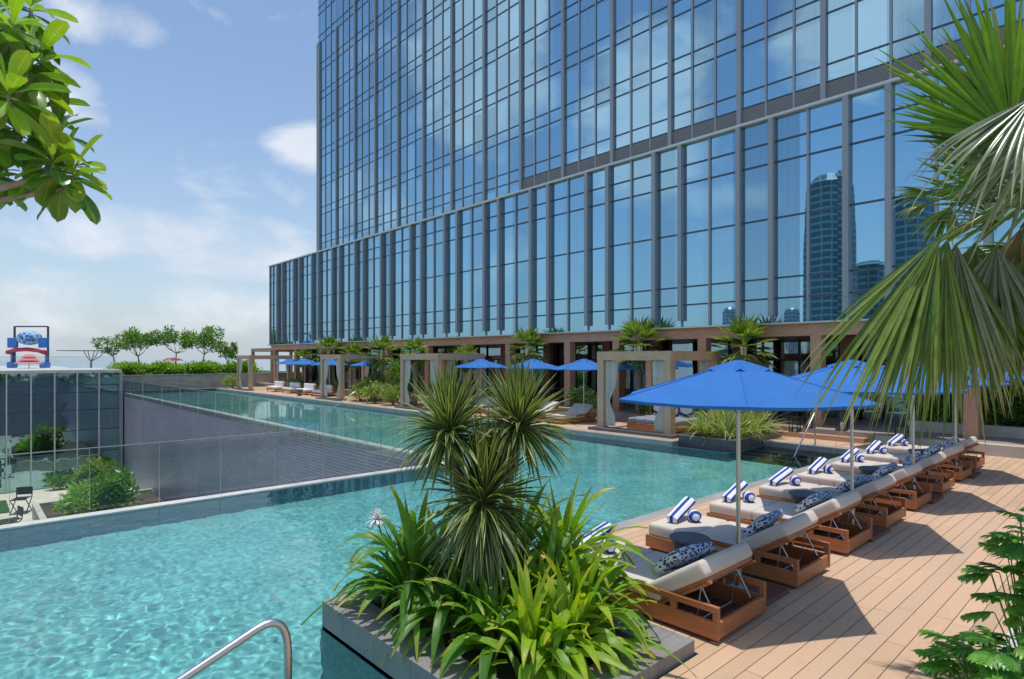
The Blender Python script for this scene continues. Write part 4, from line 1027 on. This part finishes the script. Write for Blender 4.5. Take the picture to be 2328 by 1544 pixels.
def lantern(label, loc, h=.62):
    t = thing('floor_lantern', label, 'lantern', loc, 0, 'black floor lanterns'); m = MB(); s = .14
    for a in (-s, s - .025):
        for b in (-s, s - .025): m.box(a, a + .025, b, b + .025, 0, h)
    m.box(-s - .01, s + .01, -s - .01, s + .01, h, h + .03); m.box(-s - .01, s + .01, -s - .01, s + .01, .0, .03); obj('frame', m, BLACKM, t)
    m = MB(); m.box(-s + .026, s - .026, -s + .026, s - .026, .031, h - .01); obj('pane', m, CLEAR, t)
    m = MB(); m.lathe((0, 0, 0), [(.05, .032), (.05, .26), (.01, .27)], 10); obj('candle', m, WHITEC, t); return t
ln = lantern('tall black lantern left one at the terrace step', (20.45, 8.35, .0)); dup(ln, (20.75, 8.0, .3), None, 'tall black lantern beside the arcade column on the step'); dup(ln, (20.2, 5.2, 0), None, 'tall black lantern at the right end of the terrace step'); dup(ln, (20.75, 7.0, .3), None, 'tall black lantern on the terrace under the arcade')

# ================================================================ SMALL FAN PALMS OF THE TERRACE
def small_palm(label, loc, h, Rr, n=22, mat=L_PALM, dry=3):
    t = thing('terrace_palm', label, 'palm tree', loc, 0, 'fan palms in front of the arcade'); m = MB(); m.tube([(0, 0, 0), (.05, .03, h * .5), (0, 0, h)], [.15, .12, .10], 10); obj('trunk', m, BARKG, t, smooth=True)
    mb = MB()
    for i in range(n):
        a = i * 2.4 + rnd.uniform(-.2, .2); e = R(80) - R(130) * (i / n); d = rdir(a, e); hub = V((0, 0, h)) + d * Rr * .42 + V((0, 0, -.05 * Rr * (1 - math.sin(e))))
        nn = V((0, 0, 1)) * abs(math.cos(e)) + d * .1 - V((d.x, d.y, 0)) * math.sin(e) + V((.01, .02, 0)); fan(mb, hub, d + V((0, 0, -.15)), nn, Rr * .66, 11, 2.4, 1.0 + .6 * (i / n), 4, None, (0, 1))
        m2 = None; mb.blade((0, 0, h - .02), d, Rr * .45, .03, lambda q: 1, .1, 2, .2, .6)
    obj('crown', mb, mat, t, smooth=True)
    if dry:
        mb = MB()
        for i in range(dry):
            a = i * 2.1; d = rdir(a, R(-35)); fan(mb, V((0, 0, h)) + d * Rr * .35, d + V((0, 0, -.5)), V((d.x, d.y, 1)), Rr * .55, 8, 1.6, 1.2, 3)
        obj('dry_leaves', mb, L_PALMD, t)
    return t
SP = [((20.6, 10.2, 0), 3.0, 1.25, 'fan palm beyond the big parasol with dry hanging leaves'), ((20.9, 14.9, 0), 3.1, 1.35, 'wide fan palm above the nearest cabana'), ((20.6, 21.3, 0), 3.1, 1.2, 'fan palm with several leaves in front of the arcade, left of the three parasols'),
      ((19.6, 24.9, 0), 2.5, 1.0, 'small fan palm above the second cabana'), ((19.0, 28.9, 0), 2.9, 1.0, 'slim fan palm behind the left post of the second cabana'), ((18.9, 32.3, 0), 2.9, 1.3, 'fan palm rising from the bushes between two cabanas'),
      ((20.4, 42.6, 0), 3.1, 1.4, 'bushy fan palm above the white sofas'), ((20.6, 39.0, 0), 2.7, 1.2, 'fan palm behind the third cabana'), ((20.3, 47, 0), 2.5, 1.0, 'small pale fan palm near the farthest cabana'), ((18.2, 27.6, 0), 2.9, .9, 'narrow fan palm left of the second cabana')]
for loc, h, Rr, lb in SP: small_palm(lb, loc, h, Rr)
# bushes between the cabanas
BS = [((17.7, 29.0, 0), .8, .9, 1.1, L_VAR, 'lime variegated bush at the pool edge right of the thin handrail'), ((17.6, 30.9, 0), .8, .9, 1.2, L_VAR, 'lime bush at the pool edge by the thin handrail'), ((17.8, 32.9, 0), .8, .9, 1.3, L_VAR, 'lime bush at the pool edge next to the third cabana'),
      ((18.9, 30.5, 0), .9, 1.1, 2.6, L_SHR, 'tall green bush between the second and third cabanas'), ((18.6, 32.6, 0), .9, .9, 2.3, L_SHR, 'tall green bush close behind the third cabana post'), ((18.4, 28.3, 0), .8, .8, 2.0, L_SHRD, 'dark bush left of the second cabana'),
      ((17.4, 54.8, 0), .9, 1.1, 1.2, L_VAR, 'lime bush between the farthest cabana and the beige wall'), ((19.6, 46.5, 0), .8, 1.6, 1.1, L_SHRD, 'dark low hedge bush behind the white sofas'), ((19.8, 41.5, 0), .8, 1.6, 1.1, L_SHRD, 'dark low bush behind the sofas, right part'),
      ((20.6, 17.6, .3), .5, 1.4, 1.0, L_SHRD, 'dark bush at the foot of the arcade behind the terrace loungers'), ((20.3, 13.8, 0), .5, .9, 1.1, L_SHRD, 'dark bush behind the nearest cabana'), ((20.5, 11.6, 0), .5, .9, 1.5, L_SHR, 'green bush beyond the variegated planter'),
      ((19.2, 26.3, 0), .7, .8, 1.9, L_SHR, 'green bush inside the frame of the second cabana')]
for loc, rx, ry, h, mt, lb in BS: shrub('bush', lb, 'bush', loc, rx, ry, h, mt, 12, 60, .22, .07, 'bushes along the arcade terrace')
# right rear garden
t = thing('garden_wall', 'low tan planter wall behind the far end of the lounger row', 'wall', (22.5, 2.5, 0))
m = MB(); m.box(22.3, 22.6, -8, 5.6, .3, .62); obj('wall_face', m, BEIGE, t, True)
m = MB(); m.box(20.25, 20.6, -12, 5.9, 0, .3); obj('lower_step', m, BEIGE, t, True)
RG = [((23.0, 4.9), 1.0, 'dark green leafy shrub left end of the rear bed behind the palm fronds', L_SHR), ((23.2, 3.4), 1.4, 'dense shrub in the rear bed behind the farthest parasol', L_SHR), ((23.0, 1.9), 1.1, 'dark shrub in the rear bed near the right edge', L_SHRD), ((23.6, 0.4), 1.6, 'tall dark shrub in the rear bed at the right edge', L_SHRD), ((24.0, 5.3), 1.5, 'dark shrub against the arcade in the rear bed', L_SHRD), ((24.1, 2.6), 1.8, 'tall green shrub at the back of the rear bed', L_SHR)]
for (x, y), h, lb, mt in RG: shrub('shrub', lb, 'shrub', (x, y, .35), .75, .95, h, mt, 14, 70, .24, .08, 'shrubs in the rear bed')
# arcade furniture
ct = thing('cafe_table', 'dark cafe table under the arcade behind the nearest parasol', 'table', (22.9, 9.9, .3), 0, 'cafe tables under the arcade')
m = MB(); m.lathe((0, 0, 0), [(.42, .72), (.42, .75)], 20); obj('table_top', m, BASEW, ct)
m = MB(); m.lathe((0, 0, 0), [(.24, 0), (.24, .02), (.03, .04), (.03, .72)], 14); obj('pedestal', m, BLACKM, ct)
cc = thing('cafe_chair', 'dark woven chair left of the cafe table behind the nearest parasol', 'chair', (22.8, 10.7, .3), -1.5, 'woven chairs under the arcade')
m = MB(); m.bevbox(-.24, .24, -.24, .24, .40, .47, .02); obj('seat', m, BASEW, cc)
m = MB(); m.bevbox(-.24, .24, -.27, -.22, .47, .86, .02); obj('backrest', m, BLACKM, cc)
for a in (-.22, .18):
    for b in (-.24, .2):
        m = MB(); m.box(a, a + .035, b, b + .035, 0, .40); obj('leg', m, BLACKM, cc)
dup(cc, (22.9, 9.1, .3), 1.6, 'dark woven chair right of the cafe table behind the nearest parasol')
bays = [(13.9, 'behind the nearest cabana'), (18.0, 'behind the three terrace parasols'), (21.6, 'behind the left terrace parasol'), (25.5, 'behind the second cabana')]
for y, wh in bays:
    dup(ct, (22.8, y, .3), None, 'dark cafe table under the arcade ' + wh)
    dup(cc, (22.7, y + .8, .3), -1.6, 'dark woven chair left of the cafe table ' + wh); dup(cc, (22.9, y - .8, .3), 1.6, 'dark woven chair right of the cafe table ' + wh)

# ================================================================ FAR LEFT: ROOF GARDEN AND PLAY ROOF
hb = [(10.5, 'left part of the hedge above the beige wall'), (13.5, 'middle part of the hedge above the beige wall'), (16.5, 'right part of the hedge above the beige wall'), (19.5, 'hedge part behind the farthest cabana')]
for x, lb in hb: shrub('hedge', 'bright green ' + lb, 'hedge', (x, 59.6, 1.0), 1.9, .8, 1.3, L_HEDGE, 34, 80, .28, .11, 'hedge sections above the beige wall')
FG = 'frangipani trees behind the hedge'
for px_, dd, zb, h, cr, chh, k, lb in ((318, 66, 1.0, 4.6, 1.7, 3.0, 28, 'frangipani tree at the left end of the hedge, tallest of its pair'), (262, 67, 1.5, 2.9, 1.8, 1.6, 20, 'low spreading frangipani tree leaning over the roof edge'),
        (398, 66, 1.0, 4.6, 2.2, 2.6, 30, 'spreading frangipani tree above the middle of the hedge'), (458, 66, 1.0, 4.4, 1.9, 2.5, 28, 'frangipani tree right of the spreading one behind the hedge'), (524, 66, 1.0, 3.0, 1.0, 2.0, 16, 'small frangipani tree beside the farthest cabana')):
    c = W(px_, 815, dd); tree('frangipani_tree', lb, (c.x, c.y, zb), h, cr, chh, L_SHR, k, 70, .34, .14, rnd.uniform(-.3, .3), FG, 7, .09)
shrub('roof_palm_bush', 'green bush at the far left edge on the roof behind the play frame', 'bush', (-7.2, 78, 1.55), 2.2, 1.5, 3.4, L_SHR, 14, 50, .4, .14)
ps = thing('play_structure', 'blue and red play structure with steel frame and round blue net on the far roof', 'play structure', (-1.5, 75, 1.55))
# placed about (x centre photo 70): local frame facing the camera
psd = 67.0; c = W(70, 815, psd); ps.location = (c.x, c.y, 1.55); ps.rotation_euler = (0, 0, -math.atan2(.6765, .7364))
s_ = psd / 1365
def P(x): return (x - 70) * s_
def Zp(y): return EYE - (y - 815) * s_ - 1.55
m = MB(); m.box(P(32), P(34.5), -.1, .1, 0, Zp(742)); m.box(P(108), P(110.5), -.1, .1, 0, Zp(742)); m.box(P(34.5), P(108), -.1, .1, Zp(744), Zp(741)); obj('steel_frame', m, METAL_D, ps)
for a, b in ((24, 46), (94, 116)): m = MB(); m.box(P(a), P(b), -.5, -.2, Zp(791), Zp(768)); bev(obj('blue_panel', m, BLUEP, ps), .08)
m = MB(); rings = []
for j in range(9):
    e = -1.57 + 3.14 * j / 8; rings.append([m.vert((P(70) + P(70 + 27) * math.cos(e) * math.cos(a), -.2 + .9 * math.cos(e) * math.sin(a), Zp(769) + (16 * s_) * math.sin(e))) for a in (6.283 * q / 14 for q in range(14))])
for j in range(8):
    for q in range(14): m.f.append([rings[j][q], rings[j][(q + 1) % 14], rings[j + 1][(q + 1) % 14], rings[j + 1][q]])
BN, nt = new_mat('blue_net'); vo = nd(nt, 'ShaderNodeTexVoronoi'); vo.inputs['Scale'].default_value = 2.4; nt.links.new(objc(nt), vo.inputs['Vector'])
out(nt, princ(nt, ramp(nt, vo.outputs['Distance'], [(.2, (.02, .10, .35)), (.45, (.04, .22, .45)), (.6, (.35, .5, .65))]), .5))
obj('net_ball', m, BN, ps, smooth=True)
m = MB()
m.tube([(P(26), -.6, Zp(801)), (P(45), -.6, Zp(796)), (P(70), -.6, Zp(794.5)), (P(95), -.6, Zp(797)), (P(114), -.6, Zp(803))], .22, 8); m.lathe((P(110), -.6, Zp(806)), [(.1, 0), (.3, .1), (.3, .4), (.1, .5)], 10); m.lathe((P(30), -.6, Zp(806)), [(.1, 0), (.28, .1), (.28, .4), (.1, .5)], 10); obj('red_arch', m, REDP, ps)
for a, b in ((24, 38), (98, 113)): m = MB(); m.box(P(a), P(b), -.6, .2, 0, Zp(823)); bev(obj('blue_base', m, BLUEP, ps), .1)
m = MB(); m.box(P(29), P(32), -.3, -.1, Zp(823), Zp(800)); m.box(P(107), P(110), -.3, -.1, Zp(823), Zp(800)); obj('post', m, BLUEP, ps)
def tier(label, px_, dd, y0, w, tiers, hh):
    c = W(px_, 815, dd); t = thing('pink_parasol', label, 'umbrella', (c.x, c.y, 1.55 if px_ < 300 else 1.0)); k = dd / 1365; zb = t.location.z
    m = MB(); m.tube([(0, 0, 0), (0, 0, EYE - (y0 - 815) * k - zb)], .05, 8); obj('pole', m, ALU, t)
    for j in range(tiers):
        r1 = w * k * (1 - .25 * j); zt = EYE - (y0 - 815) * k - zb + j * hh * k; m = MB(); m.lathe((0, 0, 0), [(r1, zt), (r1 * .99, zt + .04), (r1 * .55, zt + hh * k * .9), (r1 * .1, zt + hh * k * 1.15)], 12); obj('canopy_tier', m, PINK, t)
    return t
tier('pink tiered parasol in front of the blue play structure', 66, 62, 827, 27, 3, 7)
tier('flat pink parasol between the frangipani trees', 393, 66, 820, 22, 1, 6)
t = thing('shade_sail_tree', 'thin flat topped shade structure on the roof left of the trees', 'shade structure', (0, 0, 1.55)); c = W(207, 815, 66); t.location = (c.x, c.y, 1.55); t.rotation_euler = (0, 0, -math.atan2(.6765, .7364)); s_ = 66 / 1365
m = MB(); m.tube([(0, 0, 0), (0, 0, .9)], .1, 8)
for dx in (-.8, -.35, .35, .8, 1.6): m.tube([(0, 0, .7), (dx * .5, .1 * dx, 1.2), (dx, 0, 1.85)], .04, 6)
obj('mast', m, METAL, t)
m = MB(); m.box(-2.9, 2.4, -1.2, 1.2, 1.86, 1.93); obj('canopy', m, METAL_D, t)

# ================================================================ LOWER GARDEN
m = MB(); m.box(-20, 9.5, 30, 56, GZ, GZ + .03); struct('paving', m, PAVE)
m = MB(); m.box(-4, 1.6, 32, 37.5, GZ + .03, GZ + .05); m.box(-4, 2.5, 40.5, 47, GZ + .03, GZ + .05); m.box(-4, 2.3, 49, 53.5, GZ + .03, GZ + .05); struct('lawn', m, LAWN)
t = thing('garden_planter', 'long beige planter box in the sunken garden holding a big bush', 'planter', (5.6, 42, GZ))
m = MB(); m.box(3.2, 3.5, 30.5, 46.5, GZ, GZ + .9); m.box(3.5, 9.5, 46.2, 46.5, GZ, GZ + .9); obj('rim', m, BEIGE, t, True)
m = MB(); m.box(3.5, 9.5, 30.5, 46.2, GZ, GZ + .7); obj('soil', m, SOIL, t, True)
SG = [((5.1, 41.0), 1.35, 1.3, 2.1, L_HEDGE, 'broad pale green bush in the sunken garden planter'), ((6.5, 40.6), 1.25, 1.2, 2.8, L_SHR, 'rounded dark bush right of the pale one in the sunken garden'), ((4.6, 37.2), .9, 1.0, .9, L_VAR, 'low lime bush at the near end of the sunken planter'), ((6.4, 37.4), 1.2, 1.1, .9, L_HEDGE, 'low lime bush below the dark rounded one'), ((5.8, 42.6), 1.0, .9, 3.1, L_VAR, 'pale flowering bush top behind the dark rounded one')]
for (x, y), rx, ry, h, mt, lb in SG: shrub('garden_bush', lb, 'bush', (x, y, GZ + .7), rx, ry, h, mt, 20, 80, .34, .13, 'bushes in the sunken garden planter')
for i, (x, y) in enumerate(((8.2, 54.9), (5.9, 55.2))):
    shrub('wall_shrub', 'dark shrub against the green glass building, %s from its right corner' % ordn[i], 'shrub', (x, y, GZ), 1.3, .7, [1.9, 1.2][i], L_SHR, 14, 60, .3, .11, 'shrubs along the green glass building')
def xframe(label, loc, rz, h=1.5):
    t = thing('garden_chair', label, 'chair', loc, rz, 'folding frame chairs in the sunken garden'); m = MB()
    for y in (-.4, .4):
        m.tube([(-.5, y, 0), (.5, y, h * .6)], .03, 6); m.tube([(.5, y, 0), (-.5, y, h * .6)], .03, 6); m.tube([(.5, y, h * .6), (.55, y, h)], .03, 6)
    m.tube([(-.5, -.4, h * .6), (-.5, .4, h * .6)], .03, 6); m.tube([(.55, -.4, h), (.55, .4, h)], .03, 6); obj('frame', m, BLACKM, t)
    m = MB(); m.box(-.5, .5, -.38, .38, h * .6, h * .6 + .02); obj('seat', m, BLACKM, t); m = MB(); m.box(.5, .54, -.38, .38, h * .7, h); obj('backrest', m, BLACKM, t); return t
xf = xframe('dark folding chair nearest the pool in the sunken garden', (2.0, 34.6, GZ + .03), .6); dup(xf, (1.9, 42.5, GZ + .03), .2, 'dark folding chair farther away in the sunken garden'); dup(xf, (2.8, 48.5, GZ + .03), 1.2, 'dark folding chair by the green glass building')
t = thing('garden_fence', 'low glass and rail fence across the sunken garden', 'fence', (0, 38.5, GZ))
m = MB(); m.tube([(-14, 38.3, GZ + 1.2), (3.0, 38.3, GZ + 1.2)], .03, 6)
for k in range(12): m.box(-14 + 1.5 * k, -13.95 + 1.5 * k, 38.27, 38.33, GZ, GZ + 1.2)
obj('rail', m, METAL_L, t, True)
m = MB(); m.box(-14, 3.0, 38.29, 38.31, GZ + .1, GZ + 1.1); obj('glass_panel', m, CLEAR, t, True)

# ================================================================ TOWERS ACROSS THE WATER (seen mirrored in the facade)
def m_tow(name, a, b, fz, fh):
    m, nt = new_mat(name); p = objc(nt); s = nd(nt, 'ShaderNodeSeparateXYZ'); nt.links.new(p, s.inputs[0])
    f1 = math_(nt, 'LESS_THAN', math_(nt, 'FRACT', math_(nt, 'DIVIDE', s.outputs[2], fz)), .3); f2 = math_(nt, 'LESS_THAN', math_(nt, 'FRACT', math_(nt, 'DIVIDE', math_(nt, 'ADD', s.outputs[0], s.outputs[1]), fh)), .12)
    out(nt, princ(nt, mixc(nt, math_(nt, 'MAXIMUM', f1, f2), a, b), .3, 0)); return m
MT1 = m_tow('green_tower_skin', (.05, .11, .12), (.20, .28, .28), 5, 9); MT2 = m_tow('pale_tower_skin', (.12, .2, .24), (.45, .5, .52), 4, 6)
def mir(px_, dd):
    r = (px_ - 1164) / 1365; x = dd * (.7364 * r + .6765); y = dd * (.7364 - .6765 * r); return 2 * U - x, y
def tower(label, pxc, dd, wpx, ytop, mat, taper=.9, crown=True):
    x, y = mir(pxc, dd); w_ = wpx * dd / 1365 / 2 / 1.05; H = (815 - ytop) * dd / 1365 + EYE - GZ
    t = thing('city_tower', label, 'tower', (x, y, GZ), .3, 'city towers mirrored in the hotel glass'); m = MB(); n = 16; prof = [(1.04, 0), (1.02, .3), (1, .6), (taper, .9), (taper, .93)]
    rings = [[m.vert((w_ * r * (abs(math.cos(a)) ** .5) * math.copysign(1, math.cos(a)), w_ * .8 * r * (abs(math.sin(a)) ** .5) * math.copysign(1, math.sin(a)), H * z)) for a in (6.283 * (q + .5) / n for q in range(n))] for r, z in prof]
    for j in range(len(prof) - 1):
        for q in range(n): m.f.append([rings[j][q], rings[j][(q + 1) % n], rings[j + 1][(q + 1) % n], rings[j + 1][q]])
    m.f.append(rings[-1]); obj('shaft', m, mat, t)
    m = MB(); m.lathe((0, 0, 0), [(w_ * taper * .95, H * .93), (w_ * taper * .95, H * .96), (w_ * taper * .6, H)], 12); obj('crown', m, mat, t); return t
tower('tall curved green glass tower, the largest reflection in the hotel podium', 1888, 430, 105, 398, MT1)
tower('wide green glass block reflected right of the tall tower', 1985, 470, 110, 600, MT1, .97)
tower('green tower reflected behind the palm leaves', 2080, 400, 95, 440, MT1)
tower('small pale tower reflected above the arcade, left of two', 1656, 700, 30, 700, MT2, .95)
tower('small pale tower reflected above the arcade, right of two', 1796, 650, 34, 698, MT2, .95)
